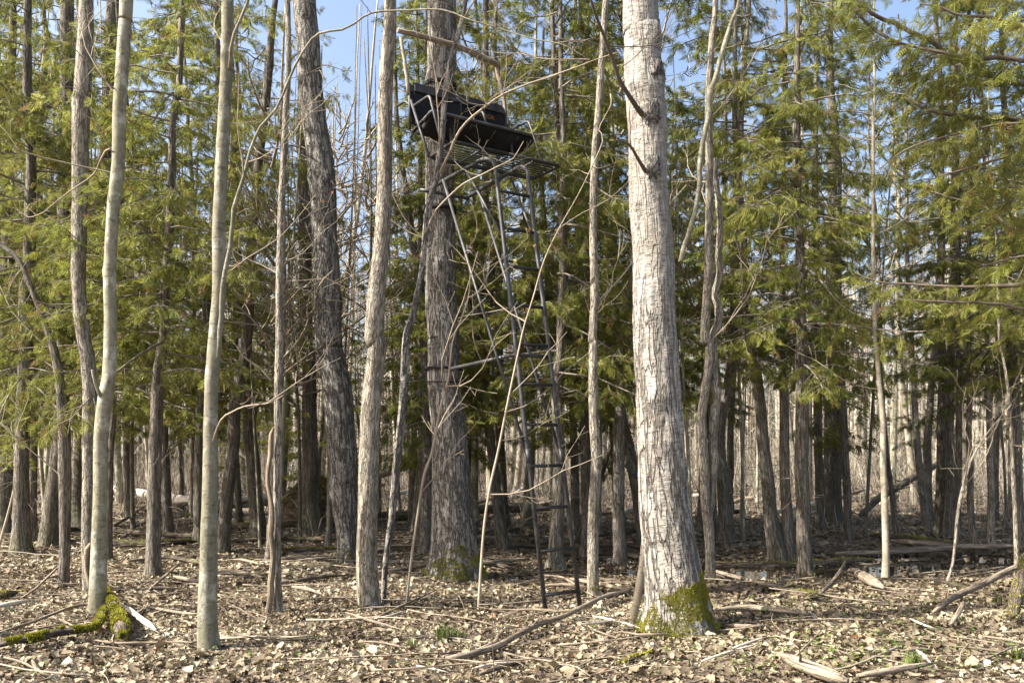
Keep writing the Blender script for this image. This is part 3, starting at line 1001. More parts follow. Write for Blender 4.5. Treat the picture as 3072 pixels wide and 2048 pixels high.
add_branch('left_pale', 'B472,275,20 B455,235,18 B440,190,14 B425,130,10', 'smooth', (-0.02, -0.2))
add_branch('left_pale', 'A523,690,10 A495,700,9 A465,760,8 A430,800,7 A330,880,6 A200,985,5', 'twig', (0, 0.3), limbs=2)
tree('straight_sapling', 'maple_tree', 'tree', 'slender straight sapling with a mossy foot beside the ladder',
     'C1218,0,28 C1192,300,31 C1170,650,33 C1160,1000,36 C1166,1300,36 C1160,1568,40 D1156,0,40 D1160,300,44 D1165,500,48 D1161,800,48 D1160,1000,52 D1158,1185,54',
     'tan', 11, sides=28, ds=0.06, amp=0.004, flare=0.15, crown='bare', crown_z=7.0, limbs=5, limb_z=(2.5, 6.5), moss=(0.14, 900, -1.5))
tree('split_sapling', 'dead_tree', 'tree', 'thin grey sapling beside a splintered dead stem',
     'A1320,0,25 A1325,300,27 A1311,600,28 A1292,900,31 A1286,1200,33 A1285,1568,34 B1282,400,36 B1276,700,40 B1272,1000,38 B1276,1245,40',
     'tan', 9.5, sides=24, ds=0.06, amp=0.004, flare=0.15, limbs=6, limb_mat='twig', limb_z=(2, 6.5))
add_branch('split_sapling', 'B1258,400,8 B1246,430,20 B1240,600,22 B1240,750,22 B1255,880,28 B1248,1000,26 B1240,1100,30 B1230,1275,26', 'splinter', (-0.05, -0.05), name='splintered_stem')
tree('big_furrow', 'poplar_tree', 'tree', 'tall grooved grey tree with a splintered slab at its base, behind the smooth olive tree',
     'A400,0,62 A397,150,68 A388,350,72 A377,520,72 A366,750,68 A364,1000,68 A370,1300,62 A388,1568,60 B402,60,60 B415,250,64 B419,450,64 B416,700,58 B414,900,54 B412,1150,50',
     'tan', 14, sides=36, ds=0.06, amp=0.010, flare=0.12, crown='bare', crown_z=8, fx=14)
add_branch('big_furrow', 'B410,930,14 B400,960,26 B400,1050,26 B405,1150,28', 'splinter', (-0.12, -0.12), name='splintered_slab')

# --- cedars and other trunks of the middle ground
CG = None
tree('c_edge', 'cedar_tree', 'tree', 'broad very dark cedar trunk with the leafy bough over its base in shade',
     'B40,0,70 B30,300,80 B33,600,78 B28,880,96', 'cedar', 10, crown='cedar', crown_z=2.6, dead=True, amp=0.010, flare=0.35)
tree('c_dark2', 'cedar_tree', 'tree', 'dark cedar with flared roots next to the broad very dark cedar',
     'A120,1568,56 B108,250,62 B101,600,64 B97,850,72 B95,975,84', 'cedar', 10.5, crown='cedar', crown_z=2.6, dead=True, amp=0.010, flare=0.4, moss=(0.12, 700))
tree('c_bow', 'ash_tree', 'tree', 'bowed dark ash whose stem bends over towards the cedars',
     'A-40,1090,20 A0,1125,24 A90,1200,22 A140,1320,24 A190,1450,28 A235,1568,32 B250,50,38 B280,200,42 B300,380,50 B300,560,54 B297,750,52 B294,950,44 B288,1122,36',
     'cedar', 3.0, limbs=5, limb_mat='twig', limb_z=(1, 2.5))
tree('c_back1', 'cedar_tree', 'tree', 'leaning cedar with a moss covered flared foot behind the bowed ash',
     'A310,0,56 A310,300,58 A306,520,56 A300,900,60 B285,300,66 B262,550,74 B240,750,76 B226,945,86', 'cedar', 11, crown='cedar', crown_z=2.8, dead=True, amp=0.010, flare=0.3, moss=(0.18, 1200))
tree('c_back2', 'cedar_tree', 'tree', 'cedar trunk with a thick moss skirt behind the grooved grey tree',
     'A520,0,56 A510,200,60 A500,500,56 A470,900,58 B380,350,58 B366,550,58 B360,700,62 B362,850,80', 'cedar', 11, crown='cedar', crown_z=3.0, dead=True, amp=0.010, flare=0.4, moss=(0.45, 2500))
tree('c_stringy', 'cedar_tree', 'tree', 'upright cedar with stringy bark standing between the two pale maples',
     'A834,100,26 A824,400,28 A792,600,30 A786,900,38 A770,1200,40 A755,1568,44 B745,50,50 B730,200,52 B720,500,56 B711,800,60 B710,1000,64 B713,1072,72',
     'cedar', 9.5, sides=32, crown='cedar', crown_z=2.7, crown_s=1.1, dead=True, amp=0.008, flare=0.25, fx=20)
tree('c_lean_r', 'cedar_tree', 'tree', 'cedar tilting over behind the fused pale maple',
     'A1265,0,24 A1240,250,36 A1215,500,38 A1165,1000,42 A1150,1200,44 A1135,1568,48 B1092,200,50 B1072,450,56 B1046,700,56 B1020,975,62', 'cedar', 11, crown='sparse', crown_z=3.0, dead=True, amp=0.008)
tree('c_curve', 'cedar_tree', 'tree', 'cedar with a bend in its stem and bark stripped pale low down',
     'A1100,1300,40 B1140,100,50 B1150,400,58 B1164,600,60 B1184,800,64 B1190,902,74', 'cedar', 10, crown='sparse', crown_z=3.2, dead=True, amp=0.008)
tree('c_left_up', 'cedar_tree', 'tree', 'slim leafy cedar hung with olive foliage between the two darkest cedars',
     'A205,330,28 A190,500,30 A180,800,32 A165,1160,36 B152,300,40 B150,700,42 B150,930,48', 'cedar', 9, crown='cedar', crown_z=2.1, crown_s=1.15, dead=True)
tree('c_left_near', 'cedar_tree', 'tree', 'young leafy cedar hidden in its own olive foliage behind the smooth olive maple',
     'A545,900,16 B520,300,26 B505,700,28 B500,1010,32', 'cedar', 7.5, crown='cedar', crown_z=2.2, crown_s=1.0, dead=True)
tree('c_between', 'cedar_tree', 'tree', 'short dark cedar stem behind the bent cedar, before the bleached fallen trunk',
     'A1098,500,22 A1095,700,24 B1080,300,28 B1092,700,30 B1106,865,36', 'cedar', 9, crown='cedar', crown_z=2.3, crown_s=1.05, dead=True)
tree('c_dark3', 'cedar_tree', 'tree', 'dark mossy-footed cedar in front of the upturned root mound',
     'A1390,600,52 A1400,900,56 A1406,1568,60 B1420,50,64 B1424,300,66 B1425,600,74 B1430,882,88', 'cedar', 12, crown='sparse', crown_z=3.6, dead=True, amp=0.009, moss=(0.15, 700))
tree('c_mid1', 'cedar_tree', 'tree', 'slim cedar crossing close to its twin behind the grey forked sapling',
     'D352,150,32 D345,350,36 D332,600,40 D330,850,46', 'cedar', 10, crown='sparse', crown_z=3.5, dead=True)
tree('c_mid2', 'cedar_tree', 'tree', 'slanting twin of the slim cedar behind the grey forked sapling',
     'D392,100,32 D376,300,36 D362,600,40 D350,882,46', 'cedar', 10.5, crown='sparse', crown_z=3.4, dead=True)
tree('c_mid3', 'cedar_tree', 'tree', 'dark bent cedar standing between the ladder and the tree that carries the stand',
     'C690,1300,30 D660,0,40 D660,250,44 D690,480,42 D712,700,46 D730,850,54 D750,955,62', 'cedar', 9.5, crown='cedar', crown_z=2.5, crown_s=1.1, dead=True)
tree('c_ladder', 'cedar_tree', 'tree', 'grey cedar with a buttressed foot seen through the ladder rungs',
     'C1005,0,18 C1015,600,26 C1016,1000,32 C1010,1568,40 D988,200,46 D996,500,50 D995,800,58 D988,950,66 D985,1048,84', 'cedar', 10.5, crown='cedar', crown_z=2.3, crown_s=1.15, dead=True, flare=0.4)
tree('c_ladder2', 'cedar_tree', 'tree', 'dark straight cedar close behind the slender straight sapling',
     'C1130,0,20 C1126,500,26 C1120,1568,34 D1120,100,36 D1120,400,40 D1120,700,44 D1121,1000,44', 'cedar', 11, crown='cedar', crown_z=2.4, crown_s=1.1, dead=True)
tree('c_lean_l', 'cedar_tree', 'tree', 'dark cedar leaning hard behind the thick pale aspen',
     'D1255,150,46 D1285,350,54 D1320,500,56 D1362,700,58 D1400,950,60', 'cedar', 8.5, crown='cedar', crown_z=3.0, dead=True)
tree('mossy_pale', 'ash_tree', 'tree', 'greenish pale trunk by the fallen log seen through the ladder',
     'D875,200,32 D870,350,36 D866,550,42 D858,700,46 D850,858,52', 'smooth', 10, crown='bare', crown_z=5, moss=(0.12, 400))
tree('slim_yellow', 'ash_tree', 'tree', 'slim yellowish trunk close beside the mossy tree that carries the stand',
     'D580,300,16 D590,380,18 D600,600,24 D612,720,26 D622,850,28', 'smooth', 8, crown='bare', crown_z=4)
# right half
tree('r_twin', 'maple_tree', 'tree', 'pale two-stemmed tree with a mossy base nearest behind the thick aspen',
     'E150,0,24 E130,200,28 E120,500,32 E120,700,34 E125,1000,36 E128,1568,40 F108,0,42 F96,300,40 F95,500,40 F104,700,42 F122,850,46 F130,1000,40 F130,1105,38',
     'tan', 11, sides=28, ds=0.06, limbs=5, limb_z=(2.5, 7), moss=(0.12, 700), crown='bare', crown_z=7)
add_branch('r_twin', 'F128,820,34 F138,650,38 F142,450,46 F145,200,42 F150,0,36 E160,1400,34 E165,1000,30 E150,740,26', 'tan', (0.06, 0.1), 12, name='second_stem')
add_branch('r_twin', 'E-10,1210,22 E40,1050,21 E70,850,22 E100,650,23 E128,450,26 E160,300,22 E200,180,20 E250,30,17 E270,-60,15', 'smooth', (-0.05, -0.25), 10, limbs=6, limb_mat='twig')
tree('r_c1', 'cedar_tree', 'tree', 'dark cedar that widens into the wet hollow, leaning against its neighbour stem',
     'E240,250,20 E240,500,25 E256,800,30 E272,1050,35 E292,1300,39 E312,1568,44 F326,50,46 F346,200,48 F370,450,54 F400,750,62 F432,1008,80', 'cedar', 10.5, crown='cedar', crown_z=3.0, dead=True, flare=0.3)
tree('r_c2', 'cedar_tree', 'tree', 'straight dark cedar sharing its foot with the one that widens into the hollow',
     'E465,500,18 E460,1000,22 E456,1568,26 F456,50,32 F465,300,40 F470,600,46 F480,800,50 F492,1008,58', 'cedar', 10.5, crown='sparse', crown_z=2.8, dead=True, flare=0.3)
tree('r_c3', 'cedar_tree', 'tree', 'brown cedar with a sunlit patch near its foot at the edge of the dark water',
     'E530,100,22 E525,400,30 E526,600,36 E532,1000,40 E550,1568,46 F545,50,52 F545,300,58 F546,600,60 F556,900,62 F565,1085,62', 'cedar', 10, sides=32, crown='cedar', crown_z=2.8, crown_s=1.15, dead=True, moss=(0.08, 300), fx=20)
tree('r_c4', 'cedar_tree', 'tree', 'stout shaded cedar right behind the pale two-stemmed tree',
     'E240,1300,40 F230,50,36 F172,400,54 F190,700,62 F200,930,76', 'cedar', 10, crown='sparse', crown_z=3.2, dead=True, flare=0.3)
tree('r_c4b', 'cedar_tree', 'tree', 'narrow dark cedar pressed against the stout shaded one',
     'F236,100,28 F225,300,30 F218,550,32 F216,750,34', 'cedar', 10.5, crown='far', crown_z=3.4, dead=True, base=(2189, 1560))
tree('r_c5', 'cedar_tree', 'tree', 'fat cedar with a mossy flared foot out in the sunny clearing',
     'E690,1568,60 F690,150,70 F690,350,76 F690,550,78 F686,750,86 F682,838,100', 'cedar', 11, crown='cedar', crown_z=3.8, crown_s=1.2, flare=0.4, moss=(0.2, 900))
tree('r_c6', 'cedar_tree', 'tree', 'thin cedar leaning slightly beside the fat mossy-footed cedar',
     'E715,1200,20 F728,0,25 F735,300,29 F750,600,35 F764,880,34 F766,925,36', 'cedar', 10, crown='sparse', crown_z=3.2, dead=True)
tree('r_pale', 'birch_tree', 'tree', 'thin pale crooked birch sapling standing alone in front of the dark water',
     'E880,400,10 E873,600,13 E875,1000,15 E876,1300,18 E884,1568,19 F890,30,19 F904,200,21 F920,400,25 F925,700,27 F932,1000,29 F933,1095,28',
     'palebark', 8.5, sides=20, ds=0.06, amp=0.003, limbs=8, limb_mat='twig', limb_z=(1.5, 6))
tree('r_t27', 'ash_tree', 'tree', 'thin dark slanting stem just behind the pale crooked birch sapling',
     'F925,350,16 F940,550,21 F960,700,24 F986,885,26', 'cedar', 8, crown='bare', crown_z=4)
tree('r_t28', 'ash_tree', 'tree', 'tilted grey trunk near the leaning fallen log',
     'F1060,200,24 F1075,450,30 F1096,650,33 F1122,868,36', 'tan', 9, crown='bare', crown_z=4.5)
tree('r_c7', 'cedar_tree', 'tree', 'thick twin-trunked cedar, the paler stem, behind the mossy logs',
     'E1180,1300,34 F1190,100,40 F1190,300,42 F1191,600,48 F1190,895,66', 'cedar', 11, crown='sparse', crown_z=3.2, dead=True, flare=0.3)
tree('r_c8', 'cedar_tree', 'tree', 'darker stem of the thick twin-trunked cedar behind the mossy logs',
     'E1240,1300,26 F1232,100,30 F1231,400,34 F1226,700,40 F1222,900,52', 'cedar', 10.5, crown='sparse', crown_z=3.4, dead=True)
tree('r_c9', 'cedar_tree', 'tree', 'slim cedar whose foot meets the end of the mossy logs',
     'E1268,1200,20 F1266,100,24 F1270,400,28 F1268,700,29 F1262,950,30', 'cedar', 10, crown='sparse', crown_z=3.0, dead=True)
tree('r_c10', 'cedar_tree', 'tree', 'slim straight cedar rising behind the long bare log',
     'E1315,1250,18 F1316,100,23 F1320,500,26 F1327,800,29 F1345,968,29', 'cedar', 10, crown='cedar', crown_z=2.9, dead=True)
tree('r_c11', 'ash_tree', 'tree', 'slim grey trunk touching the long bare log, beyond the snaking pale sapling',
     'E1395,1200,14 F1400,50,19 F1410,400,28 F1415,700,31 F1415,958,34', 'tan', 10, crown='sparse', crown_z=3.0)
tree('r_c12', 'cedar_tree', 'tree', 'dark cedar behind the thin bent pale stem over the long log',
     'E1495,1300,32 F1505,50,40 F1525,300,42 F1540,700,42 F1550,955,52', 'cedar', 10.5, crown='cedar', crown_z=2.8, dead=True)
tree('r_snake', 'birch_tree', 'tree', 'snaking pale sapling that curves up across the dark water',
     'F1510,288,3.9 F1400,420,7 F1330,530,10.1 F1292,650,13.3 F1262,800,14 F1248,950,13.3 F1235,1040,12.5 F1207,1128,13.3', 'tan', 2.0, sides=14, ds=0.05, amp=0.002, flare=0.1, limbs=3, limb_mat='twig', limb_z=(0.9, 1.9))
tree('r_thin', 'birch_tree', 'tree', 'thin bent pale stem growing up past the long bare log',
     'E1440,1100,7.6 E1455,1568,10.2 F1468,50,11 F1490,200,12.8 F1510,400,14.4 F1525,700,19.6 F1530,900,21.2 F1536,1090,22.1', 'tan', 7.5, sides=16, ds=0.06, amp=0.003, limbs=7, limb_mat='twig', limb_z=(1.2, 6))
# thin foreground saplings round the ladder
tree('fork', 'maple_tree', 'tree', 'grey leaning sapling that forks in front of the ladder stand platform',
     'C572,0,18 C540,150,22 C500,300,25 C480,400,26 C462,600,26 C446,740,29 C432,830,30 C396,1000,30 C370,1250,27 C332,1450,30 D300,0,36 D286,300,39 D252,600,37 D222,850,32 D206,1000,27 D196,1205,24',
     'furrowed', 7.6, sides=18, ds=0.05, amp=0.003, flare=0.1, limbs=5, limb_mat='twig', limb_z=(2.5, 6.5))
add_branch('fork', 'C450,790,12.8 C470,745,12 C520,645,12 C580,570,11.2 C640,512,10.4 C750,432,9.6 C900,370,8 C1050,312,6.4 C1200,262,4.8 C1290,235,4', 'twig', (-0.05, -0.6), limbs=7, limb_mat='twig')
add_branch('fork', 'C395,1060,8.4 C440,960,7.7 C560,840,7 C640,800,6.3 C720,770,5.6 C800,720,4.9 C840,640,3.5', 'paletwig', (-0.1, -0.6), limbs=4, limb_mat='midtwig')
tree('fg1', 'maple_tree', 'tree', 'whip-thin pale sapling curving up in front of the tree that carries the stand',
     'C590,1250,4.8 C582,1370,6.4 C548,1470,7.2 D512,0,8 D490,180,9.6 D456,300,10.4 D420,500,12 D380,620,12 D346,830,13.6 D322,1000,13.6 D300,1208,15.2', 'twig', 3.6, sides=12, ds=0.05, amp=0.001, flare=0.1, limbs=5, limb_mat='twig', limb_z=(0.9, 3.2))
tree('fg2', 'maple_tree', 'tree', 'whip-thin pale sapling slanting up across the ladder rungs',
     'C1200,650,3.2 C1100,870,3.9 C1000,1050,5.2 C930,1200,5.9 C880,1370,6.5 C840,1500,7.1 D820,20,7.7 D770,250,9.7 D720,500,11 D682,680,11.7 D652,900,12.3 D632,1238,13', 'twig', 4.5, sides=12, ds=0.05, amp=0.001, flare=0.1, limbs=7, limb_mat='twig', limb_z=(0.9, 4))
tree('pole', 'leaning_pole', 'pole', 'smooth dead pole propped against the side of the thick aspen',
     'D1396,850,28 D1380,1040,34 D1352,1200,37 D1334,1300,34', 'palebark', 0.0, sides=16, ds=0.05, amp=0.002, flare=0.0)
tree('brushpole', 'leaning_pole', 'pole', 'thin dead stem slanting between the slender sapling and the dark leaning cedar',
     'D1262,390,15 D1190,630,18 D1112,800,20 D1086,925,22', 'darklog', 0.0, sides=10, ds=0.08, amp=0.002, flare=0.0)
tree('left_arch', 'maple_tree', 'tree', 'hair-thin pale sapling arching over at the foot of the very dark cedar',
     'B345,320,5 B235,195,6 B130,260,7 B80,350,8 B62,440,9 B80,560,10 B60,700,10 B-10,960,12', 'paletwig', 1.0, sides=8, ds=0.06, amp=0.0, flare=0.0, base=(-7, 1660))

# --- dead limbs of the aspen, burls
add_branch('aspen', 'C1130,-40,11 C1165,60,13 C1205,150,15 C1250,270,17 C1290,380,19 C1335,450,21 C1385,525,26', 'darktwig', (-0.75, -0.15), 9, limbs=2, limb_mat='darktwig')
add_branch('aspen', 'C1255,635,6 C1310,662,12 C1350,715,14 C1395,785,20', 'darktwig', (-0.5, -0.16), 8)
add_branch('aspen', 'C1318,470,6 C1312,560,8 C1318,640,9 C1335,700,10', 'splinter', (-0.35, -0.32), 6)
def burl(key, crop, x, y, rx, rz, side, mat='darklog', depth=0.8):
    root, P, R, Y = TREES[key]
    u, v = OFF[crop][0] + x / 1.53125, OFF[crop][1] + y / 1.53125
    j = int(np.argmin(np.abs(P[:, 2] - at(u, v, Y)[2])))
    a = side
    c = P[j] + np.array([math.cos(a), math.sin(a), 0]) * R[j] * depth
    nu, nv = 28, 18
    th = np.linspace(0, 2 * math.pi, nu, endpoint=False)
    ph = np.linspace(0.15, math.pi - 0.15, nv)
    TH, PH = np.meshgrid(th, ph)
    d = np.stack([np.cos(TH) * np.sin(PH), np.sin(TH) * np.sin(PH), np.cos(PH)], 2).reshape(-1, 3)
    k = 0.65 + 0.7 * fbm(d * 2.6 + x)
    rad = np.array([math.cos(a), math.sin(a), 0.0]); tan = np.array([-math.sin(a), math.cos(a), 0.0])
    dl = d[:, 0:1] * rad * rx * 0.62 + d[:, 1:2] * tan * rx * 1.15 + d[:, 2:3] * np.array([0, 0, rz])
    v = c + dl * (k * (0.7 + 0.6 * vnoise(d * 7 + y)))[:, None]
    i = np.arange(nv - 1)[:, None] * nu
    jj = np.arange(nu)[None, :]
    q = np.stack([i + jj, i + nu + jj, i + nu + (jj + 1) % nu, i + (jj + 1) % nu], 2).reshape(-1, 4)
    mb = MB()
    mb.add(v, q, None, 0, d * 0.1 + v * 0.3)
    o = obj('burl', mb.mesh('burl', M[mat]), root)
    o.location = -Vector(root.location)
burl('aspen', 'C', 1465, 110, 0.055, 0.12, -0.15)
burl('aspen', 'C', 1430, 350, 0.07, 0.10, -0.75, 'furrowed', 0.9)
burl('aspen', 'C', 1395, 540, 0.06, 0.11, -1.5, 'furrowed', 0.9)
burl('aspen', 'C', 1395, 790, 0.055, 0.10, -1.5, 'furrowed', 0.9)
burl('aspen', 'C', 1400, 1240, 0.03, 0.04, -1.6)
burl('aspen', 'D', 1395, 95, 0.045, 0.05, -1.95, 'furrowed')
burl('aspen', 'D', 1540, 235, 0.045, 0.05, -0.75, 'darklog')
burl('aspen', 'D', 1490, 560, 0.05, 0.08, -1.5, 'furrowed', 0.75)

# --- the cedar that reaches in from beyond the frame
tree('reach', 'cedar_tree', 'tree', 'near cedar whose long sunlit boughs reach across the clearing',
     'E1850,0,90 E1845,800,98 F1840,400,105 F1845,1150,120', 'cedar', 11, crown=None, amp=0.01, flare=0.3)
REACH = [
 ('E1840,440,30 E1500,375,24 E1330,300,22 E1200,240,22 E1130,180,22 E1000,115,20 E900,80,18 E780,0,14', 0.62, (-0.4, -0.2)),
 ('E1840,330,26 E1500,275,20 E1300,262,17 E1150,235,14 E1050,212,12 E920,165,14 E830,90,13 E740,0,10', 0.60, (-0.8, -0.3)),
 ('E1840,560,26 E1480,545,22 E1280,535,19 E1120,505,14 E1010,455,8', 0.55, (-0.2, 0.3)),
 ('E1840,500,18 E1400,590,11 E1250,620,9 E1050,670,7 E900,780,5', 0.45, (-0.9, -0.7)),
 ('E1840,1300,30 E1568,1310,24 E1400,1310,18 E1250,1315,14 E1100,1305,12 E900,1300,8 E800,1250,6', 0.5, (-0.1, 0.4)),
 ('E1840,1430,22 E1568,1410,14 E1350,1400,12 E1100,1380,9 E930,1375,6', 0.4, (-0.5, -0.1)),
 ('E1840,1100,20 E1568,1062,14 E1480,1035,12 E1400,950,10 E1300,920,8 E1150,870,6', 0.5, (-0.4, 0.2)),
 ('E1840,180,22 E1600,120,18 E1400,70,14 E1250,60,11 E1100,20,8', 0.62, (-0.9, -0.5)),
 ('E1840,720,22 E1620,690,16 E1480,720,12 E1320,770,10 E1180,800,6', 0.5, (-0.6, 0.0)),
 ('E1840,900,20 E1650,880,14 E1500,860,11 E1350,900,8', 0.5, (-0.9, -0.6)),
 ('E1840,60,22 E1650,20,18 E1500,-60,14 E1300,-80,10', 0.6, (-0.5, -0.3)),
 ('E1840,1200,18 E1650,1180,14 E1500,1190,10 E1350,1230,7', 0.45, (-0.9, -0.7)),
]
for s, spread, dy in REACH:
    add_branch('reach', s, 'darktwig', dy, 7, foliage=spread, size=0.115, per_m=9.5, t0=0.12)

def boughs(key, n, z, az=(-2.6, -0.2), sc=(0.7, 1.15)):
    root, P, R, Y = TREES[key]
    for i in range(n):
        zz = rnd.uniform(*z) + root.location.z
        j = int(np.argmin(np.abs(P[:, 2] - zz)))
        o = obj('bough', rnd.choice(BOUGH), root)
        o.location = Vector(P[j]) - Vector(root.location)
        o.rotation_euler = (rnd.uniform(-0.3, 0.3), rnd.uniform(-0.15, 0.35), rnd.uniform(*az))
        k = rnd.uniform(*sc)
        o.scale = (k, k, k)
boughs('c_dark2', 12, (2.2, 6.0))
boughs('c_left_up', 14, (2.0, 6.2))
boughs('c_edge', 8, (2.2, 5.0), (-1.8, 0.5))
boughs('c_back1', 10, (2.4, 6.5))
boughs('c_left_near', 12, (1.9, 5.5))
boughs('c_stringy', 16, (2.0, 5.5))
boughs('c_between', 6, (2.2, 5.0))
boughs('c_lean_r', 8, (2.4, 6.0))
boughs('c_mid3', 8, (2.4, 5.0))
boughs('c_ladder', 10, (2.2, 6.0))
boughs('c_ladder2', 8, (2.3, 6.0))
boughs('r_c1', 8, (2.6, 6.5))
boughs('r_c3', 12, (2.4, 6.5))
boughs('r_c4', 8, (2.8, 6.5))
boughs('r_c10', 10, (2.2, 6.0))
boughs('r_c12', 10, (2.2, 6.0))

# ------------------------------------------------------------------ trees further back
FAR_TRUNK = {}
for kind in ('cedar', 'tan', 'smooth', 'palebark'):
    L = []
    for i in range(4):
        zs = np.linspace(0, 12, 9)
        lean = rnd.uniform(-0.035, 0.035)
        rows = np.stack([lean * zs + 0.10 * np.sin(zs * 0.6 + i * 2), 0.05 * np.sin(zs * 0.7 + i), zs, 0.10 * (1 - zs / 15)], 1)
        me, P, R = trunk_mesh('trunk', rows, M[kind], 10, 0.35, 0.004, i * 3.1, 0.45)
        L.append((me, P))
    FAR_TRUNK[kind] = L

def far_tree(name, label, group, x, y, kind, r, h, crown, cz, cs):
    g = gz(x, y)
    root = empty(name, (x, y, g))
    tag(root, label, 'tree', group)
    me, P = rnd.choice(FAR_TRUNK[kind])
    t = obj('trunk', me, root)
    s = r / 0.10
    t.scale = (s, s, h / 12.0)
    rz = rnd.uniform(0, 6.28)
    t.rotation_euler = (rnd.gauss(0, 0.035), rnd.gauss(0, 0.035), rz)
    if crown:
        c = obj('crown', rnd.choice(crown), root)
        j = int(np.argmin(np.abs(P[:, 2] - cz * 12 / h)))
        px, py = P[j][0] * s, P[j][1] * s
        c.location = (px * math.cos(rz) - py * math.sin(rz), px * math.sin(rz) + py * math.cos(rz), cz)
        c.rotation_euler = (0, 0, rnd.uniform(0, 6.28))
        c.scale = (cs, cs, max(0.3, (h - cz) / 9.0))
    return root

def where(x, y):
    u = CX + x / y * FPX
    for lim, w in ((200, 'behind the darkest cedars'), (560, 'behind the smooth olive maple'), (800, 'behind the fused pale maple'), (1120, 'behind the leaning grey tree'),
                   (1450, 'behind the tree with the stand'), (1850, 'behind the ladder'), (2250, 'behind the thick aspen'), (2650, 'beyond the dark wet hollow'), (99999, 'beyond the snaking pale sapling')):
        if u < lim:
            return w
placed = []
def free(x, y, d):
    for (a, b) in placed:
        if (a - x) ** 2 + (b - y) ** 2 < d * d:
            return False
    placed.append((x, y))
    return True
for k, (root, P, R, Y) in TREES.items():
    placed.append((root.location.x, root.location.y))

def scatter(n, u0, u1, y0, y1, fn, d=0.7):
    c = 0
    for _ in range(n * 12):
        if c >= n: break
        y = math.sqrt(rnd.uniform(y0 ** 2, y1 ** 2))
        u = rnd.uniform(u0, u1)
        x = (u - CX) / FPX * y
        if free(x, y, d):
            fn(x, y)
            c += 1
# leafy cedars behind the clearing, by region; the strip of open sky stays thin
def mk(name, label, group, kinds, rr, hh, crown, czr, csr):
    def f(x, y):
        r, k = rnd.uniform(*rr), rnd.choice(kinds)
        size = 'thicker' if r > 0.5 * (rr[0] + rr[1]) else 'thinner'
        tone = {'cedar': 'brown', 'tan': 'tan', 'smooth': 'olive grey', 'palebark': 'pale'}[k]
        w = where(x, y)
        far_tree(name, '%s %s %s %s' % (size, tone, label, w), '%s %s %s %s' % (group, size, tone, w), x, y, k, r, rnd.uniform(*hh), crown, rnd.uniform(*czr), rnd.uniform(*csr))
    return f
scatter(10, -350, 640, 11.5, 17, mk('cedar_tree', 'leafy cedar of the background stand', 'background cedars',
                                ['cedar'], (0.06, 0.12), (8, 11.5), CROWN_FAR, (1.5, 3.0), (0.95, 1.3)))
scatter(12, 1260, 1880, 10.3, 15.5, mk('cedar_tree', 'leafy cedar of the middle stand', 'middle cedars',
                                 ['cedar'], (0.06, 0.11), (7, 10.5), CROWN_FAR, (1.2, 2.2), (0.9, 1.15)))
scatter(12, 1980, 3400, 11.5, 18, mk('cedar_tree', 'leafy cedar of the far stand', 'far stand cedars',
                               ['cedar'], (0.06, 0.12), (8, 12), CROWN_FAR, (1.5, 3.0), (0.95, 1.3)))
scatter(6, 650, 1180, 17, 26, mk('cedar_tree', 'low leafy cedar', 'low cedars',
                             ['cedar'], (0.05, 0.09), (4.5, 6.5), CROWN_FAR, (0.6, 1.8), (0.8, 1.1)))
scatter(12, 740, 1150, 9.5, 18, mk('bare_tree', 'slender bare tree twiggy against the sky', 'slender bare trees',
                                ['tan', 'smooth'], (0.022, 0.05), (6.5, 11), CROWN_BARE, (1.8, 3.2), (0.8, 1.1)), 0.4)
scatter(9, -100, 3200, 9.5, 14, mk('bare_tree', 'wispy bare sapling among the cedars', 'wispy saplings',
                                ['tan', 'smooth'], (0.018, 0.03), (5.5, 9), CROWN_BARE, (1.8, 3.0), (0.6, 0.9)), 0.4)
scatter(85, -300, 3400, 13, 28, mk('bare_tree', 'bare background tree with twiggy crown', 'bare background trees',
                               ['tan', 'smooth', 'palebark', 'cedar'], (0.02, 0.075), (8, 14), CROWN_BARE, (3.0, 5.5), (0.8, 1.3)), 0.5)
scatter(120, -400, 3500, 20, 46, mk('bare_tree', 'far bare trunk deep in the wood', 'far bare trunks',
                                ['tan', 'smooth', 'palebark', 'palebark'], (0.035, 0.12), (10, 16), CROWN_BARE, (2.5, 5.0), (1.0, 1.7)), 0.5)

# ------------------------------------------------------------------ thicket and far wood (uncountable)
def build_thicket():
    mb = MB()
    def stems(n, y0, y1, hmin, hmax, r):
        for i in range(n):
            y = math.sqrt(rnd.uniform(y0 ** 2, y1 ** 2))
            x = rnd.uniform(-1, 1) * (y * 0.72 + 1)
            h = rnd.uniform(hmin, hmax)
            a = rnd.uniform(0, 6.28)
            lean = rnd.uniform(0.05, 0.9)
            t = np.linspace(0, 1, 4)
            P = np.stack([x + math.cos(a) * lean * h * t ** 1.6 + rs.normal(0, 0.03, 4), y + math.sin(a) * lean * h * t ** 1.6 + rs.normal(0, 0.03, 4), gz(x, y) + h * t * (1 - 0.25 * lean * t)], 1)
            rr = r * rnd.uniform(0.5, 1.4)
            tube(mb, P, np.linspace(rr, rr * 0.4, 4), 3, 0, rnd.random(), cap=False)
    stems(600, 12, 18, 0.2, 1.2, 0.005)
    stems(2600, 17, 30, 0.3, 2.2, 0.008)
    stems(4200, 28, 52, 0.5, 4.0, 0.016)
    tag(obj('thicket', mb.mesh('thicket', M['thicket'])), 'tangle of bare brush and thin stems filling the wood behind', 'brush', kind='stuff')
build_thicket()
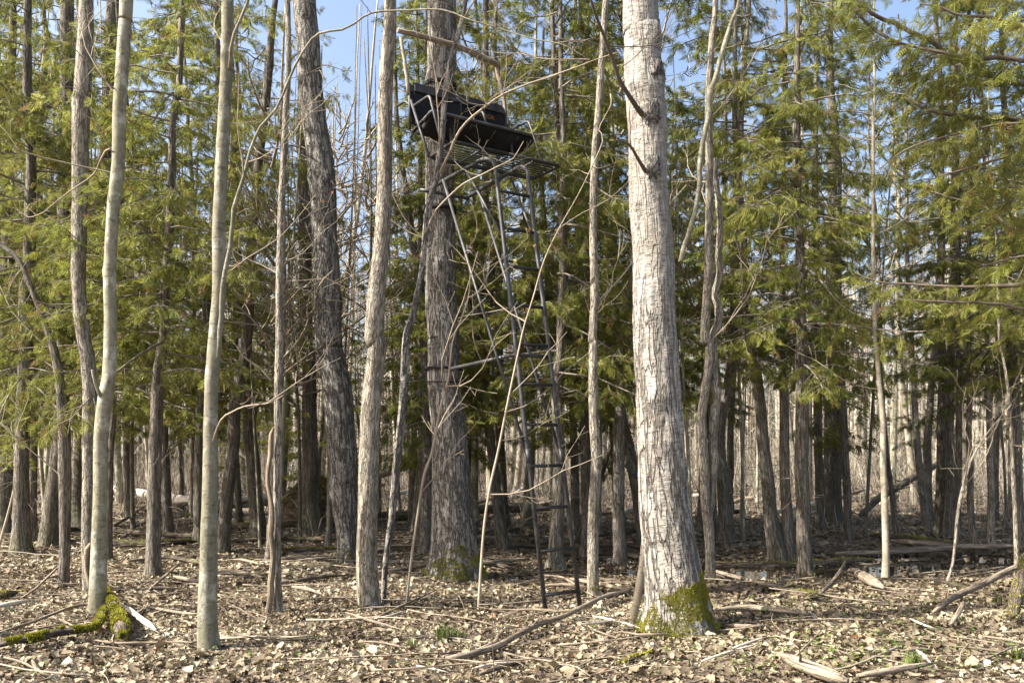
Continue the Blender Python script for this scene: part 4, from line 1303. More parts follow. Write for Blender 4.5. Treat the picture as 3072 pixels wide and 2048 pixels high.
def build_far_wood():
    mb = MB()
    for i in range(900):
        y = rnd.uniform(46, 95)
        x = rnd.uniform(-1, 1) * (y * 0.85)
        h = rnd.uniform(6, 15)
        P = np.array([[x, y, gz(x, y) - 0.2], [x + rnd.uniform(-.3, .3), y, h * 0.5], [x + rnd.uniform(-.8, .8), y, h]])
        r = rnd.uniform(0.06, 0.2)
        tube(mb, P, [r, r * 0.7, r * 0.2], 5, 0, rnd.random(), cap=False)
        for j in range(16):
            z = rnd.uniform(0.6, h)
            a = rnd.uniform(0, 6.28)
            l = rnd.uniform(0.8, 2.8)
            p = np.array([x, y, z])
            e = p + np.array([math.cos(a) * l, math.sin(a) * l, rnd.uniform(-0.1, 0.9) * l])
            tube(mb, [p, (p + e) / 2 + rs.normal(0, 0.12, 3), e], [0.03, 0.022, 0.01], 3, 0, rnd.random(), cap=False)
    tag(obj('far_wood', mb.mesh('far_wood', M['thicket'])), 'distant grey mass of bare trees closing off the view', 'wood', kind='stuff')
build_far_wood()

# ------------------------------------------------------------------ fallen logs and branches
def px_pts(s, ox=0.0, oy=0.0, k=1.0):
    return [tuple([ox + float(t.split(',')[0]) / k, oy + float(t.split(',')[1]) / k, float(t.split(',')[2]) / k]) for t in s.split()]
FALLEN = []
def fallen(name, cat, label, pts, mat, sink=0.25, rise=(0, 0), sides=10, amp=0.05, moss=0, knots=0, group=None):
    """wood lying on the ground: every traced point is set on the ground it covers"""
    rows = []
    n = len(pts)
    for i, (u, v, w) in enumerate(pts):
        g = ground_at(u, v + w * 0.35)
        r = w / 2 / FPX * g[1] * 1.25
        rows.append([g[0], g[1], g[2] + 0.022 + 0.0015 * g[1] + r * (1 - sink) + rise[0] + (rise[1] - rise[0]) * i / max(1, n - 1), r])
    S = catmull(rows, 0.10)
    S[:, 3] = np.maximum(S[:, 3], 0.003)
    seed = rnd.uniform(0, 50)
    S[0, 3] *= 0.55; S[-1, 3] *= 0.4
    if len(S) > 6: S[1, 3] *= 0.85; S[-2, 3] *= 0.75
    def disp(rr, a, s, bk):
        q = bk.reshape(-1, 3)
        return rr * (1 + amp * 4 * (vnoise(q * np.array([12, 12, 4]) + seed).reshape(rr.shape) - 0.5))
    mb = MB()
    tube(mb, S[:, :3], S[:, 3], sides, 0, 0.5, 0.0, disp)
    for i in range(knots):
        j = rnd.randrange(1, len(S) - 1)
        d = rs.normal(0, 1, 3); d[2] = abs(d[2]) + 0.3
        d /= np.linalg.norm(d)
        p = S[j, :3]
        L = S[j, 3] * rnd.uniform(3, 9)
        tube(mb, [p, p + d * L * 0.5, p + d * L + rs.normal(0, 0.01, 3)], [S[j, 3] * 0.3, S[j, 3] * 0.2, S[j, 3] * 0.06], 5)
    root = empty(name, (S[0, 0], S[0, 1], S[0, 2]))
    tag(root, label, cat, group)
    FALLEN.append(S)
    o = obj('wood', mb.mesh('wood', M[mat]), root)
    o.location = -Vector(root.location)
    if moss:
        mb = MB()
        ii = rs.randint(0, len(S), moss)
        a = rs.normal(math.pi / 2, 0.85, moss)
        T, U, V = frames(S[:, :3])
        side = np.cross(T, (0, 0, 1)); side /= np.linalg.norm(side, axis=1)[:, None] + 1e-9
        upv = np.cross(side, T)
        nrm = side[ii] * np.cos(a)[:, None] + upv[ii] * np.sin(a)[:, None]
        c = S[ii, :3] + nrm * S[ii, 3][:, None] * rs.uniform(0.85, 1.12, moss)[:, None] + T[ii] * rs.uniform(-0.05, 0.05, moss)[:, None]
        keep = vnoise(c * 9) * 0.6 + vnoise(c * 24) * 0.4 > 0.40
        tufts(mb, c[keep], nrm[keep], 0.011)
        m = obj('moss', mb.mesh('moss', M['moss'], smooth=False), root)
        m.location = -Vector(root.location)
        m['kind'] = 'stuff'
    return root
B2 = (0, 1400, 2.42)
B3 = (600, 1350, 3.92)
B5 = (1200, 1700, 2.94)
CF = (2048, 1024, 1.53125)
CD = (1024, 1024, 1.53125)
fb, fl = 'fallen_branch', 'fallen_log'
fallen(fb, 'branch', 'long curved fallen branch running from the foreground leaves to the aspen foot', px_pts('400,850,38 500,848,46 600,838,48 850,770,46 1000,690,44 1220,580,42 1450,510,38 1650,410,34 1840,325,28 2040,285,22', *B5), 'deadwood', 0.1, (0.0, 0.05), knots=3)
fallen(fb, 'branch', 'short forked stick lying against the long curved branch', px_pts('670,795,38 760,765,34 830,735,32 870,665,28 900,630,26 960,605,26 1080,602,18', *B5), 'deadwood', 0.1, (0.01, 0.03), knots=2)
fallen(fb, 'branch', 'thin twig stretched across the leaves below the forked stick', px_pts('-40,910,8 200,876,9 450,882,10 800,920,12 950,952,9', *B5), 'deadwood', 0, (0.02, 0.02))
fallen(fb, 'branch', 'grey stick lying just before the ladder feet', px_pts('800,415,14 1000,425,16 1200,420,18 1450,437,18 1650,400,14', *B5), 'deadwood', 0.1, (0.01, 0.01))
fallen(fb, 'branch', 'bent stick poking out beside the ladder foot', px_pts('1215,145,14 1400,152,17 1500,190,17 1640,280,14 1750,320,10', *B5), 'deadwood', 0.0, (0.05, 0.02))
fallen(fl, 'log', 'short mossy stub in the leaves before the aspen', px_pts('1960,880,34 2060,840,36 2170,800,32', *B5), 'darklog', 0.3, moss=150)
fallen(fb, 'branch', 'pale thin stick curving from the aspen foot', px_pts('1850,640,14 1960,628,14 2100,655,15 2350,655,20', *B5), 'deadwood', 0.1, (0.01, 0.02))
fallen(fb, 'branch', 'dark knobbly branch half buried at the edge of the foreground', px_pts('700,990,40 850,940,34 950,905,38 1090,890,30', *B5), 'darklog', 0.2, knots=2)
fallen(fb, 'branch', 'long arched grey branch ending at the smooth olive maple', px_pts('-20,1262,16 250,1182,17 500,1092,17 650,1065,16 790,1072,14', *B2), 'deadwood', 0, (0.02, 0.06))
fallen(fl, 'log', 'bleached white log end beside the mossy root', px_pts('-60,1045,32 60,1028,32 205,1000,26', *B2), 'palelog', 0.25)
fallen(fl, 'log', 'short mossy log with the bleached log lying by it', px_pts('-30,975,40 60,948,42 140,935,24', *B2), 'darklog', 0.2, moss=260)
fallen(fb, 'branch', 'slanting bare branch raised off the leaves by the bowed ash', px_pts('150,985,16 250,950,16 340,892,14 440,822,12', *B2), 'deadwood', 0, (0.0, 0.12))
fallen(fl, 'log', 'chalky white stick pointing away from the mossy stump root', px_pts('850,1020,20 930,1060,28 1010,1125,34 1080,1175,34 1135,1215,26', *B2), 'palelog', 0.2)
fallen(fb, 'branch', 'wavy dead branch between the two pale maples', px_pts('985,1095,18 1080,1052,20 1200,1070,18 1320,1090,16 1440,1096,14', *B2), 'deadwood', 0.1)
fallen(fb, 'branch', 'flat thin branch lying below the chalky white stick', px_pts('690,1290,12 830,1312,15 1000,1310,15 1440,1302,10', *B2), 'deadwood', 0.1)
fallen(fb, 'branch', 'straight pale stick tilted up near the stringy cedar', px_pts('1080,922,16 1200,840,16 1310,757,13', *B2), 'deadwood', 0.0, (0, 0.06))
fallen(fb, 'branch', 'crooked pale twig in the near leaves below the mossy root', px_pts('235,1440,22 262,1500,24 300,1530,18 380,1560,14', *B2), 'deadwood', 0.1)
fallen('mossy_root', 'root', 'long yellow-green mossy root snaking over the leaves', px_pts('-60,1350,44 100,1312,46 250,1300,52 430,1260,48 650,1245,40 720,1195,44 752,1110,46', *B2), 'darklog', 0.2, moss=12000, rise=(0.0, 0.05), amp=0.16)
fallen('mossy_root', 'root', 'stubby mossy root flaring like a boot at the foot of the smooth olive maple', px_pts('775,1000,30 800,1050,40 840,1120,58 870,1190,80 890,1270,100', *B2), 'darklog', 0.1, moss=9000, rise=(0.10, 0.0), amp=0.14)
fallen(fl, 'log', 'long dark log lying across behind the bowed ash and the maples', px_pts('190,528,26 400,505,28 640,492,30 880,510,30 1070,525,28 1430,548,24', *B2), 'darklog', 0.2, (0.05, 0.05), knots=4)
fallen(fl, 'log', 'damp mossy log lying under the long dark one', px_pts('480,565,34 800,575,40 1100,578,36 1430,562,30', *B2), 'darklog', 0.3, moss=500)
fallen(fb, 'branch', 'bare branch rising off the long dark log', px_pts('800,500,22 900,470,20 990,425,18 1060,385,14', *B2), 'deadwood', 0.0, (0.1, 0.25))
fallen(fl, 'log', 'big bleached fallen trunk in the sunny background', px_pts('300,1488,16 335,1495,19 455,1515,22 537,1533,25 620,1545,28 720,1538,30 850,1526,32'), 'palelog', 0.0, (0.18, 0.12), sides=14)
fallen(fl, 'log', 'mossy log lying in front of the bleached fallen trunk', px_pts('340,955,52 600,958,56 850,955,60 1100,950,56', *B3), 'darklog', 0.2, moss=900, rise=(0.05, 0.05))
fallen(fl, 'log', 'grey-brown log stretching past the dark mossy-footed cedar', px_pts('320,1095,36 700,1085,40 1100,1075,42 1600,1080,46', *B3), 'darklog', 0.2, knots=3)
fallen(fl, 'log', 'low mossy log sunk in the shaded leaves beside the thick leaning tree', px_pts('950,1195,40 1200,1200,44 1600,1190,40', *B3), 'darklog', 0.35, moss=700)
fallen(fl, 'log', 'dark rotten log below the low mossy log', px_pts('950,1310,44 1250,1305,46 1610,1300,44', *B3), 'darklog', 0.35)
fallen(fb, 'branch', 'straight dark branch on the leaves by the thin splintered sapling', px_pts('200,1492,26 500,1498,28 820,1500,24', *B3), 'darklog', 0.1)
fallen(fb, 'branch', 'pale broken stick behind the fused pale maple', px_pts('260,1340,18 480,1325,24 700,1378,22', *B3), 'deadwood', 0.0)
fallen(fl, 'log', 'mossy log passing behind the tan ridged ash', px_pts('150,832,34 300,832,36 430,832,36', *CD), 'darklog', 0.2, (0.06, 0.06), moss=700)
fallen(fl, 'log', 'brown log behind the ladder beyond the dark bent cedar', px_pts('585,800,34 800,790,36 1010,778,34', *CD), 'darklog', 0.2, (0.05, 0.05), moss=200, knots=3)
fallen(fb, 'branch', 'pale broken limb resting on the brown log behind the ladder', px_pts('735,795,16 780,768,17 835,738,14', *CD), 'palelog', 0, (0.1, 0.3))
fallen(fb, 'branch', 'mossy limb lying in the shade behind the ladder', px_pts('760,830,18 830,870,20 900,905,16', *CD), 'darklog', 0.1, moss=150)
fallen(fl, 'log', 'long half-sunken dark log bordering the near side of the wet hollow', px_pts('150,1045,26 330,1045,28 520,1040,30 700,1030,30 860,1018,26', *CF), 'darklog', 0.3, moss=600, sides=12)
fallen(fl, 'log', 'long bare log bridging the dark water', px_pts('700,1000,16 900,1003,20 1100,995,22 1260,985,22 1400,988,20 1530,988,18', *CF), 'deadwood', 0.0, (0.03, 0.10), knots=3)
fallen(fl, 'log', 'mossy pale-topped log on the far side of the wet hollow', px_pts('860,905,20 1010,915,22 1130,932,22 1245,942,20', *CF), 'darklog', 0.1, moss=450)
fallen(fl, 'log', 'second pale log lying just under the mossy one beyond the hollow', px_pts('960,932,20 1100,942,20 1250,952,18', *CF), 'deadwood', 0.1)
fallen(fl, 'log', 'short weathered log stub by the pale crooked birch sapling', px_pts('770,1072,30 830,1100,36 880,1128,36 925,1152,28', *CF), 'deadwood', 0.15, knots=1)
fallen(fb, 'branch', 'heavy grey branch sloping up out of the leaves towards the near cedar', px_pts('1150,1265,18 1250,1215,22 1380,1172,24 1470,1140,24 1590,1105,24', *CF), 'deadwood', 0.0, (0.0, 0.15), knots=2)
fallen(fl, 'stump', 'dark mossy leaning stump under the heavy grey branch', px_pts('1515,1290,46 1545,1240,48 1590,1150,46', *CF), 'darklog', 0.0, (0.0, 0.30), moss=300)
fallen(fb, 'branch', 'curved dead limb standing up from the leaves near the dark stump', px_pts('1230,1320,20 1270,1280,18 1292,1250,16', *CF), 'deadwood', 0.0, (0.0, 0.06))
fallen(fl, 'log', 'peeling pale log close to the aspen on its shaded side', px_pts('165,1248,16 300,1240,20 450,1256,20 580,1272,16', *CF), 'deadwood', 0.2)
fallen(fl, 'log', 'shorter stick below the peeling pale log', px_pts('200,1322,16 300,1330,18 385,1326,14', *CF), 'deadwood', 0.2)
fallen(fl, 'log', 'rotten mound of bark beside the small puddle', px_pts('425,1180,22 520,1175,30 600,1182,30 655,1185,20', *CF), 'darklog', 0.3, moss=250)
fallen(fb, 'branch', 'forked branch rising from the rotten bark mound', px_pts('640,1180,16 690,1150,15 730,1110,13 750,1078,10', *CF), 'darklog', 0, (0.02, 0.15))
fallen(fl, 'log', 'split orange-brown log in the near leaves', px_pts('455,1465,30 540,1510,46 630,1545,50 760,1590,46', *CF), 'deadwood', 0.15, sides=14, amp=0.09, knots=2)
fallen(fb, 'branch', 'small stick tip leaning near the green grass by the split log', px_pts('1075,1440,14 1105,1465,15 1140,1500,14', *CF), 'palelog', 0.1)
fallen(fb, 'branch', 'low grey stick running into the near leaves past the split log', px_pts('800,1560,22 900,1545,24 1040,1520,24 1160,1500,18', *CF), 'deadwood', 0.2)
fallen(fl, 'log', 'raised leaning dead trunk in the far clearing', px_pts('815,830,20 900,800,26 1000,780,28 1080,765,28 1165,750,24', *CF), 'darklog', 0.0, (0.05, 0.95), knots=4)
for i in range(34):
    u, v = rnd.uniform(0, 3040), rnd.uniform(1590, 1780)
    L, sl = rnd.uniform(60, 220), rnd.uniform(-0.25, 0.25)
    fallen(fb, 'branch', 'bare dead stick lying among the leaves of the middle clearing', [(u, v, 9), (u + L / 2, v + sl * L / 2 + rnd.uniform(-6, 6), 9), (u + L, v + sl * L, 5)],
           rnd.choice(['deadwood', 'deadwood', 'darklog']), 0.1, group='dead sticks of the middle clearing')
for i in range(20):
    u, v = rnd.uniform(0, 3000), rnd.uniform(1820, 2030)
    L, sl = rnd.uniform(60, 190), rnd.uniform(-0.5, 0.5)
    fallen(fb, 'branch', 'thin dead stick lying on the near sunlit leaves', [(u, v, 6), (u + L / 2, v + sl * L / 2 + rnd.uniform(-8, 8), 6), (u + L, v + sl * L, 4)],
           rnd.choice(['deadwood', 'palelog', 'deadwood']), 0.0, group='dead sticks of the near leaves')
for i in range(34):
    u, v = rnd.uniform(-50, 3100), rnd.uniform(1485, 1600)
    L, sl = rnd.uniform(60, 200), rnd.uniform(-0.15, 0.15)
    fallen(fb, 'branch', 'fallen limb lying far back between the trunks', [(u, v, 11), (u + L / 2, v + sl * L / 2 + rnd.uniform(-5, 5), 11), (u + L, v + sl * L, 7)],
           rnd.choice(['deadwood', 'palelog', 'darklog']), 0.0, (0.0, rnd.uniform(0, 0.4)), group='fallen limbs far back')

# upturned root mound
def root_mound():
    c = ground_at(925, 1585)
    c[1] += 0.5
    nu, nv = 44, 22
    th = np.linspace(0, 2 * math.pi, nu, endpoint=False)
    ph = np.linspace(0.02, math.pi * 0.55, nv)
    TH, PH = np.meshgrid(th, ph)
    d = np.stack([np.cos(TH) * np.sin(PH), np.sin(TH) * np.sin(PH), np.cos(PH)], 2).reshape(-1, 3)
    k = 0.55 + 0.85 * fbm(d * 2.2 + 5, 4)
    v = d * np.array([0.75, 0.5, 0.85]) * k[:, None]
    i = np.arange(nv - 1)[:, None] * nu
    j = np.arange(nu)[None, :]
    q = np.stack([i + j, i + nu + j, i + nu + (j + 1) % nu, i + (j + 1) % nu], 2).reshape(-1, 4)
    root = empty('root_mound', (c[0], c[1], gz(c[0], c[1]) - 0.05))
    tag(root, 'upturned earth and root plate of a fallen tree, topped with moss', 'root plate')
    mb = MB(); mb.add(v, q, None, 0, v)
    obj('earth', mb.mesh('earth', M['soil']), root)
    for r in range(14):
        a = rnd.uniform(0, 6.28)
        p = np.array([math.cos(a) * 0.45, -0.2 + 0.3 * math.sin(a), rnd.uniform(0.2, 0.75)])
        P = wander(p, (math.cos(a), rnd.uniform(-0.8, 0.2), rnd.uniform(-0.4, 0.6)), rnd.uniform(0.3, 0.8), 6, 0.25)
        mb = MB(); tube(mb, P, np.linspace(0.022, 0.004, 7), 5)
        obj('root', mb.mesh('root', M['deadwood']), root)
    mb = MB()
    idx = np.where((v[:, 2] > 0.45) & (vnoise(v * 4) > 0.42))[0]
    ii = rs.choice(idx, 1500)
    tufts(mb, v[ii] + rs.normal(0, 0.02, (1500, 3)), d[ii], 0.03)
    m = obj('moss', mb.mesh('moss', M['moss'], smooth=False), root)
    m['kind'] = 'stuff'
root_mound()
# snapped limb held up behind the tan ash
c0 = ground_at(1138, 1570)
t = empty('snapped_limb', (at(1110, 1440, c0[1])))
tag(t, 'pale snapped limb sticking out sideways behind the tan ridged ash', 'branch')
P = catmull([list(at(u, v, c0[1])) + [w / 2 / FPX * c0[1]] for (u, v, w) in ((1080, 1470, 24), (1110, 1436, 26), (1150, 1418, 26), (1190, 1408, 24), (1228, 1393, 16))], 0.08)
mb = MB(); tube(mb, P[:, :3], P[:, 3], 10)
o = obj('wood', mb.mesh('wood', M['palelog']), t); o.location = -Vector(t.location)

# ------------------------------------------------------------------ grass, seedlings
def grass_tuft(u, v, n, h, label, group=None):
    g = ground_at(u, v)
    mb = MB()
    for i in range(n):
        a = rnd.uniform(0, 6.28)
        p = np.array([rs.uniform(-0.045, 0.045), rs.uniform(-0.035, 0.035), -0.01])
        L = h * rnd.uniform(0.5, 1.1)
        l = rnd.uniform(0.05, 0.35)
        w = 0.0035
        s = np.array([-math.sin(a), math.cos(a), 0]) * w
        dd = np.array([math.cos(a), math.sin(a), 0])
        pts = [p, p + np.array([0, 0, L * 0.55]) + dd * l * L * 0.3, p + np.array([0, 0, L]) + dd * l * L]
        mb.add([pts[0] - s, pts[0] + s, pts[1] + s * 0.8, pts[1] - s * 0.8, pts[2]], [(0, 1, 2, 3)], [(3, 2, 4)], 0, None, rnd.random())
    o = obj('grass_tuft', mb.mesh('grass_tuft', M['grass'], smooth=False), None, (g[0], g[1], gz(g[0], g[1])))
    tag(o, label, 'grass', group)
grass_tuft(1325, 1920, 70, 0.15, 'tallest tuft of fresh green grass before the long curved branch')
grass_tuft(1362, 1918, 60, 0.13, 'second grass tuft close beside the tallest one')
grass_tuft(1238, 1945, 45, 0.10, 'small separate grass tuft in front of the mossy tree with the stand')
grass_tuft(2740, 2000, 55, 0.12, 'bright grass tuft beside the small stick tip')
grass_tuft(2990, 1815, 40, 0.12, 'pale green tuft under the heavy sloping branch')
grass_tuft(3050, 1980, 50, 0.12, 'tuft of broad green blades near the dark stump')
def seedlings():
    mb = MB()
    for i in range(620):
        if rnd.random() < 0.7:
            u, v = rnd.gauss(2560, 330), rnd.uniform(1800, 2035)
        else:
            u, v = rnd.uniform(0, 3072), rnd.uniform(1780, 2040)
        g = ground_at(u, v)
        for j in range(rnd.randint(2, 4)):
            a = rnd.uniform(0, 6.28)
            L = rnd.uniform(0.012, 0.03)
            p = g + np.array([0, 0, rnd.uniform(0.03, 0.055)])
            d = np.array([math.cos(a), math.sin(a), rnd.uniform(0.0, 0.5)]) * L
            s = np.array([-math.sin(a), math.cos(a), 0]) * L * 0.4
            mb.add([p, p + d * 0.5 + s, p + d, p + d * 0.5 - s], [(0, 1, 2, 3)], None, 0, None, rnd.random())
    tag(obj('seedlings', mb.mesh('seedlings', M['grass'], smooth=False)), 'tiny fresh green seedlings sprinkled through the near leaves', 'seedlings', kind='stuff')
seedlings()
def upright_stem(pts, label, mat='twig'):
    tr = px_pts(pts, *B5)
    g = ground_at(tr[0][0], tr[0][1])
    rows = [list(at(u, v, g[1])) + [max(0.0022, w / 2 / FPX * g[1])] for (u, v, w) in tr]
    S = catmull(rows, 0.06)
    mb = MB(); tube(mb, S[:, :3], S[:, 3], 6)
    e = empty('bare_shoot', (g[0], g[1], gz(g[0], g[1])))
    tag(e, label, 'shoot')
    o = obj('stem', mb.mesh('stem', M[mat]), e); o.location = -Vector(e.location)
upright_stem('338,905,7 333,700,7 328,560,6 326,420,4', 'thin dark shoot rising through the tallest grass tuft', 'darktwig')
upright_stem('836,1040,9 826,850,8 814,600,7 818,350,6 820,100,4', 'tall wiry shoot in front of the long curved branch', 'darktwig')
upright_stem('290,640,7 305,450,7 300,390,6 265,290,6 215,180,4', 'crooked bare shoot just behind the tallest grass tuft')
upright_stem('565,510,6 582,420,6 560,340,5 520,250,4', 'short pale shoot beside the second grass tuft', 'paletwig')
upright_stem('940,600,14 970,500,13 1010,405,10', 'stout broken shoot standing by the forked stick', 'deadwood')

# ------------------------------------------------------------------ the ladder stand
O = np.array([0.452, 6.97])
stand = empty('ladder_stand', (O[0], O[1], gz(O[0], O[1])))
ANG = math.atan2(0.54, 0.84)
stand.rotation_euler = (0, 0, ANG)
tag(stand, 'dark grey two-seat hunting ladder stand strapped against the tall straight tree', 'ladder stand')
ZB = stand.location.z
def pipe(name, pts, r, parent=stand, mat='metal', sides=8, bend=0.05):
    pts = [np.array(p, float) for p in pts]
    out = [pts[0]]
    for i in range(1, len(pts) - 1):
        a, b, c = pts[i - 1], pts[i], pts[i + 1]
        d1, d2 = a - b, c - b
        l = min(bend, np.linalg.norm(d1) * 0.45, np.linalg.norm(d2) * 0.45)
        d1 = d1 / np.linalg.norm(d1) * l
        d2 = d2 / np.linalg.norm(d2) * l
        for t in (0, 0.25, 0.5, 0.75, 1):
            out.append((1 - t) ** 2 * (b + d1) + 2 * t * (1 - t) * b + t * t * (b + d2))
    out.append(pts[-1])
    mb = MB()
    tube(mb, np.array(out), np.full(len(out), r), sides)
    return obj(name, mb.mesh(name, M[mat]), parent)
def rail(z, s):
    return np.array([s * 0.185, 0.866 * z / 4.2, z])
def box_mesh(name, x0, x1, y0, y1, z0, z1, mat, bev=0.01):
    import bmesh
    bm = bmesh.new()
    bmesh.ops.create_cube(bm, size=1.0)
    for v in bm.verts:
        v.co = Vector(((x0 + x1) / 2 + v.co.x * (x1 - x0), (y0 + y1) / 2 + v.co.y * (y1 - y0), (z0 + z1) / 2 + v.co.z * (z1 - z0)))
    bmesh.ops.bevel(bm, geom=bm.edges[:], offset=bev, segments=2, affect='EDGES')
    me = bpy.data.meshes.new(name)
    bm.to_mesh(me); bm.free()
    me.materials.append(M[mat])
    return me
for s in (-1, 1):
    foot = rail(0.0, s); foot[2] = -0.05
    wx = O[0] + s * 0.185 * math.cos(ANG); wy = O[1] + s * 0.185 * math.sin(ANG)
    foot[2] = gz(wx, wy) - ZB - 0.03
    pipe('rail', [foot, rail(2.15, s), rail(4.14, s), (s * 0.21, 1.0, 4.21), (s * 0.24 - 0.10, 1.92, 4.13)], 0.021, bend=0.09)
    for z in (1.35, 2.72):
        pipe('rail_joint', [rail(z - 0.06, s), rail(z + 0.06, s)], 0.0255)
    pipe('brace', [rail(3.38, s), (s * 0.27, 1.28, 4.18)], 0.013)
    pipe('rear_strut', [rail(1.30, s), rail(1.30, s) + (np.array([s * 0.20 - 0.16, 1.57, 4.13]) - rail(1.30, s)) * 0.5, (s * 0.20 - 0.16, 1.57, 4.13)], 0.015)
for k in range(11):
    z = 0.15 + 0.37 * k
    pipe('rung', [rail(z, -1), rail(z, 1)], 0.0155, mat='metal_shaded')
pipe('cross_bar', [rail(2.27, -1) + np.array([0, 0.02, 0]), rail(2.27, 1) + np.array([0, 0.02, 0])], 0.017)
pipe('tree_brace', [rail(2.27, -1) + np.array([0.0, 0.02, 0]), (-0.12, 1.86, 2.24)], 0.019)
pipe('tree_bracket', [(-0.42, 1.97, 4.12), (-0.30, 1.90, 4.10), (-0.12, 1.885, 4.09), (0.06, 1.90, 4.10), (0.16, 1.97, 4.12)], 0.02)
# platform
plat = pipe('platform', [(0.0, 0.90, 4.26), (-0.60, 0.90, 4.26), (-0.60, 1.40, 4.26), (0.62, 1.40, 4.26), (0.62, 0.90, 4.26), (0.0, 0.90, 4.26)], 0.016, mat='metal_shaded')
for k in range(8):
    y = 0.955 + 0.057 * k
    pipe('slat', [(-0.59, y, 4.266 + rnd.uniform(-0.004, 0.004)), (0.61, y, 4.266)], 0.0065, parent=plat, sides=6, mat='metal_shaded')
for x in (-0.3, 0.0, 0.3):
    pipe('cross_slat', [(x, 0.91, 4.245), (x, 1.39, 4.245)], 0.009, parent=plat, sides=6, mat='metal_shaded')
for x, name in ((-0.61, 'arm_rest'), (0.56, 'arm_rest')):
    pipe(name, [(x, 1.74, 4.88), (x, 1.38, 4.86), (x + (0.01 if x < 0 else 0.03), 1.12, 4.27)], 0.014)
    pipe('rear_leg', [(x - 0.01, 1.78, 4.95), (x, 1.40, 4.27)], 0.015)
pipe('arm_rest', [(0.02, 1.70, 4.86), (0.02, 1.42, 4.86), (0.03, 1.37, 4.72)], 0.013)
pipe('arm_post', [(0.02, 1.60, 4.86), (0.02, 1.60, 4.71)], 0.011)
pipe('gun_hook', [(-0.62, 1.78, 4.88), (-0.64, 1.86, 4.97), (-0.66, 2.05, 4.97)], 0.012)
seatp = obj('seat', None, stand) if False else None
# seat: padded sling between a front bar and the back
def seat_mesh():
    nx, ny = 24, 8
    mb = MB()
    X = np.linspace(-0.59, 0.63, nx); Yy = np.linspace(1.375, 1.78, ny)
    top, bot = [], []
    for j, y in enumerate(Yy):
        for i, x in enumerate(X):
            t = j / (ny - 1)
            sag = -0.05 * math.sin(t * math.pi) - 0.03 * t + 0.010 * math.sin(x * 9 + t * 4)
            sag -= 0.045 * math.sin((i / (nx - 1)) * math.pi * 2) ** 2 * math.sin(t * math.pi)
            top.append((x, y, 4.715 + sag)); bot.append((x, y, 4.675 + sag * 1.4))
    n = nx * ny
    q = []
    for j in range(ny - 1):
        for i in range(nx - 1):
            a = j * nx + i
            q.append((a, a + 1, a + nx + 1, a + nx)); q.append((n + a, n + a + nx, n + a + nx + 1, n + a + 1))
    for i in range(nx - 1):
        q.append((i, n + i, n + i + 1, i + 1)); a = (ny - 1) * nx + i; q.append((a, a + 1, n + a + 1, n + a))
    for j in range(ny - 1):
        a = j * nx; q.append((a, a + nx, n + a + nx, n + a)); a = j * nx + nx - 1; q.append((a, n + a, n + a + nx, a + nx))
    mb.add(top + bot, q)
    return mb.mesh('seat', M['cloth'])
seat = obj('seat', seat_mesh(), stand)
pipe('front_bar', [(-0.60, 1.52, 4.66), (-0.60, 1.36, 4.705), (0.64, 1.36, 4.705), (0.64, 1.52, 4.66)], 0.017, parent=seat, bend=0.04)
pipe('side_bar', [(-0.60, 1.37, 4.70), (-0.60, 1.78, 4.64)], 0.013, parent=seat)
pipe('side_bar', [(0.62, 1.37, 4.70), (0.56, 1.78, 4.64)], 0.013, parent=seat)
for x in (-0.42, -0.14, 0.14, 0.42):
    pipe('cross_bar', [(x, 1.37, 4.66), (x, 1.56, 4.585), (x, 1.77, 4.60)], 0.009, parent=seat, bend=0.08)
back = obj('backrest', box_mesh('backrest', -0.61, 0.52, 1.77, 1.825, 4.67, 5.10, 'cloth', 0.035), stand)
for v_ in back.data.vertices:
    v_.co.z += 0.018 * math.sin(v_.co.x * 7.0) * (1 if v_.co.z > 4.9 else 0.6)
    v_.co.y += 0.012 * math.sin(v_.co.x * 11 + v_.co.z * 9)
for x in (-0.05, -0.33, 0.24):
    pipe('seam', [(x, 1.758, 4.72), (x, 1.75, 4.9), (x, 1.758, 5.06)], 0.004, parent=back, mat='cloth_grey')
obj('flap', box_mesh('flap', -0.615, 0.515, 1.755, 1.84, 5.02, 5.145, 'cloth_grey', 0.03), back)
pipe('back_post', [(-0.625, 1.80, 4.66), (-0.625, 1.80, 5.13)], 0.014)
pipe('back_post', [(0.535, 1.80, 4.66), (0.535, 1.80, 5.08)], 0.014)
pipe('seat_leg', [(-0.35, 1.45, 4.66), (-0.35, 1.38, 4.27)], 0.013)
pipe('seat_leg', [(0.38, 1.45, 4.66), (0.38, 1.38, 4.27)], 0.013)
def lettering(txt, x, z, size):
    cu = bpy.data.curves.new('lettering', 'FONT')
    cu.body = txt
    cu.size = size
    cu.extrude = 0.001
    tmp = bpy.data.objects.new('lettering_tmp', cu)
    C.objects.link(tmp)
    dg = bpy.context.evaluated_depsgraph_get()
    me = bpy.data.meshes.new_from_object(tmp.evaluated_get(dg))
    bpy.data.objects.remove(tmp)
    me.materials.clear(); me.materials.append(M['orange'])
    o = obj('lettering', me, back, (x, 1.766, z))
    o.rotation_euler = (math.radians(90), 0, 0)
lettering('HOOK', -0.42, 4.955, 0.065)
lettering('HOOK', 0.18, 4.955, 0.065)
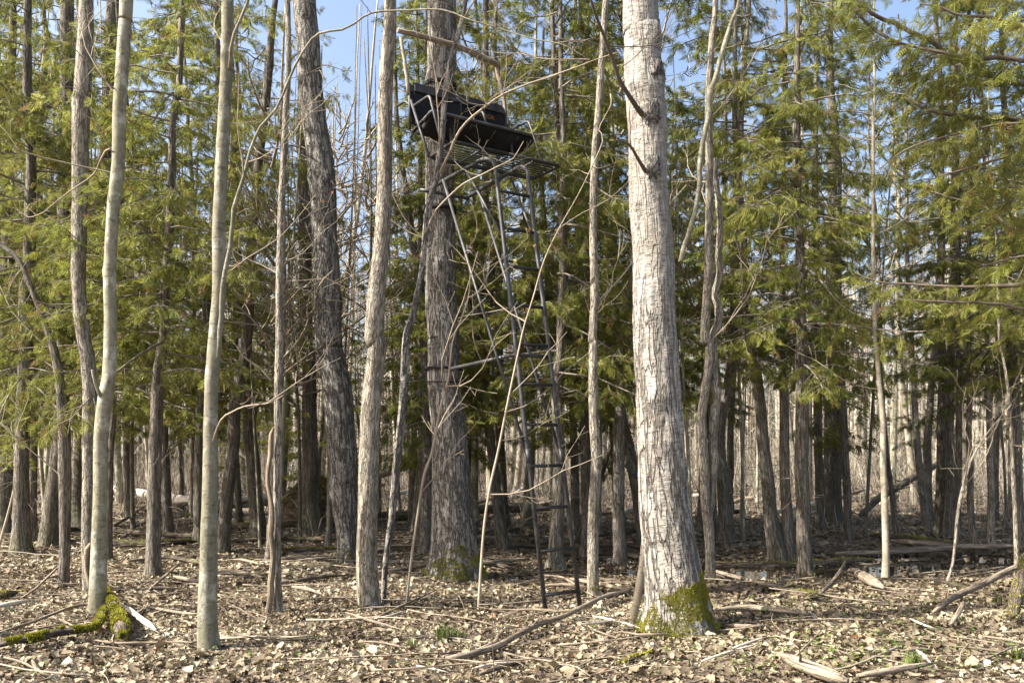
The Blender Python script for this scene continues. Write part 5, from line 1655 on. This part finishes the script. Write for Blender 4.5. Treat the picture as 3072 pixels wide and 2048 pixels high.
# straps round the tree
def strap(z, wid, dz=0.0):
    _, P, R, Y = TREES['ladder_tree']
    j = int(np.argmin(np.abs(P[:, 2] - (z + ZB))))
    c = P[j]; r = R[j] * 1.07 + 0.012
    mb = MB()
    n = 40
    a = np.arange(n) / n * 2 * math.pi
    vs = []
    for (rr, zz) in ((r, -wid), (r + 0.006, -wid), (r + 0.006, wid), (r, wid)):
        vs.append(np.stack([c[0] + rr * np.cos(a), c[1] + rr * np.sin(a), c[2] + zz + dz * np.sin(a)], 1))
    v = np.concatenate(vs)
    q = [(k * n + i, k * n + (i + 1) % n, ((k + 1) % 4) * n + (i + 1) % n, ((k + 1) % 4) * n + i) for k in range(4) for i in range(n)]
    mat_i = Matrix.Translation(Vector(stand.location)) @ Matrix.Rotation(ANG, 4, 'Z')
    mi = np.array(mat_i.inverted())
    v = (np.concatenate([v, np.ones((len(v), 1))], 1) @ mi.T)[:, :3]
    mb.add(v, q)
    return obj('strap', mb.mesh('strap', M['strap']), stand), Vector(mat_i.inverted() @ Vector((c[0] + r * 0.75, c[1] - r * 0.72, c[2])))
s1, p1 = strap(5.47, 0.024)
me = box_mesh('ratchet', -0.02, 0.02, -0.02, 0.02, -0.045, 0.045, 'metal', 0.006)
o = obj('ratchet', me, s1, p1)
pipe('strap_tail', [p1, p1 + Vector((0.05, -0.02, -0.10)), p1 + Vector((0.02, 0.0, -0.26))], 0.008, parent=s1, mat='strap')
strap(2.26, 0.014)
strap(2.13, 0.007, 0.02)
strap(4.08, 0.03)

# poles tied above the seat
def wpos(r, p, z):
    c, s = math.cos(ANG), math.sin(ANG)
    return np.array([O[0] + r * c - p * s, O[1] + r * s + p * c, z + ZB])
def pole(label, a, b, r0, r1, mat, mid=None):
    e = empty('wooden_pole', a)
    tag(e, label, 'pole')
    pts = [list(a) + [r0]] + ([list(mid) + [(r0 + r1) / 2]] if mid is not None else []) + [list(b) + [r1]]
    S = catmull(pts, 0.08)
    S[:, :3] += rs.normal(0, 0.003, (len(S), 3))
    mb = MB(); tube(mb, S[:, :3], S[:, 3], 9)
    o = obj('wood', mb.mesh('wood', M[mat]), e); o.location = -Vector(e.location)
pole('pale upright pole slotted into the backrest post of the stand', wpos(-0.635, 1.80, 5.02), wpos(-0.70, 1.84, 5.60), 0.021, 0.017, 'palebark', wpos(-0.675, 1.82, 5.35))
pole('brown cross pole laid over the two uprights above the stand seat', wpos(-0.76, 1.80, 5.635), wpos(0.50, 1.83, 5.60), 0.026, 0.034, 'deadwood', wpos(-0.1, 1.81, 5.66))
pole('birch upright pole at the open end of the stand seat', wpos(0.58, 1.80, 4.72), wpos(0.45, 1.85, 5.60), 0.022, 0.024, 'deadwood', wpos(0.53, 1.82, 5.2))
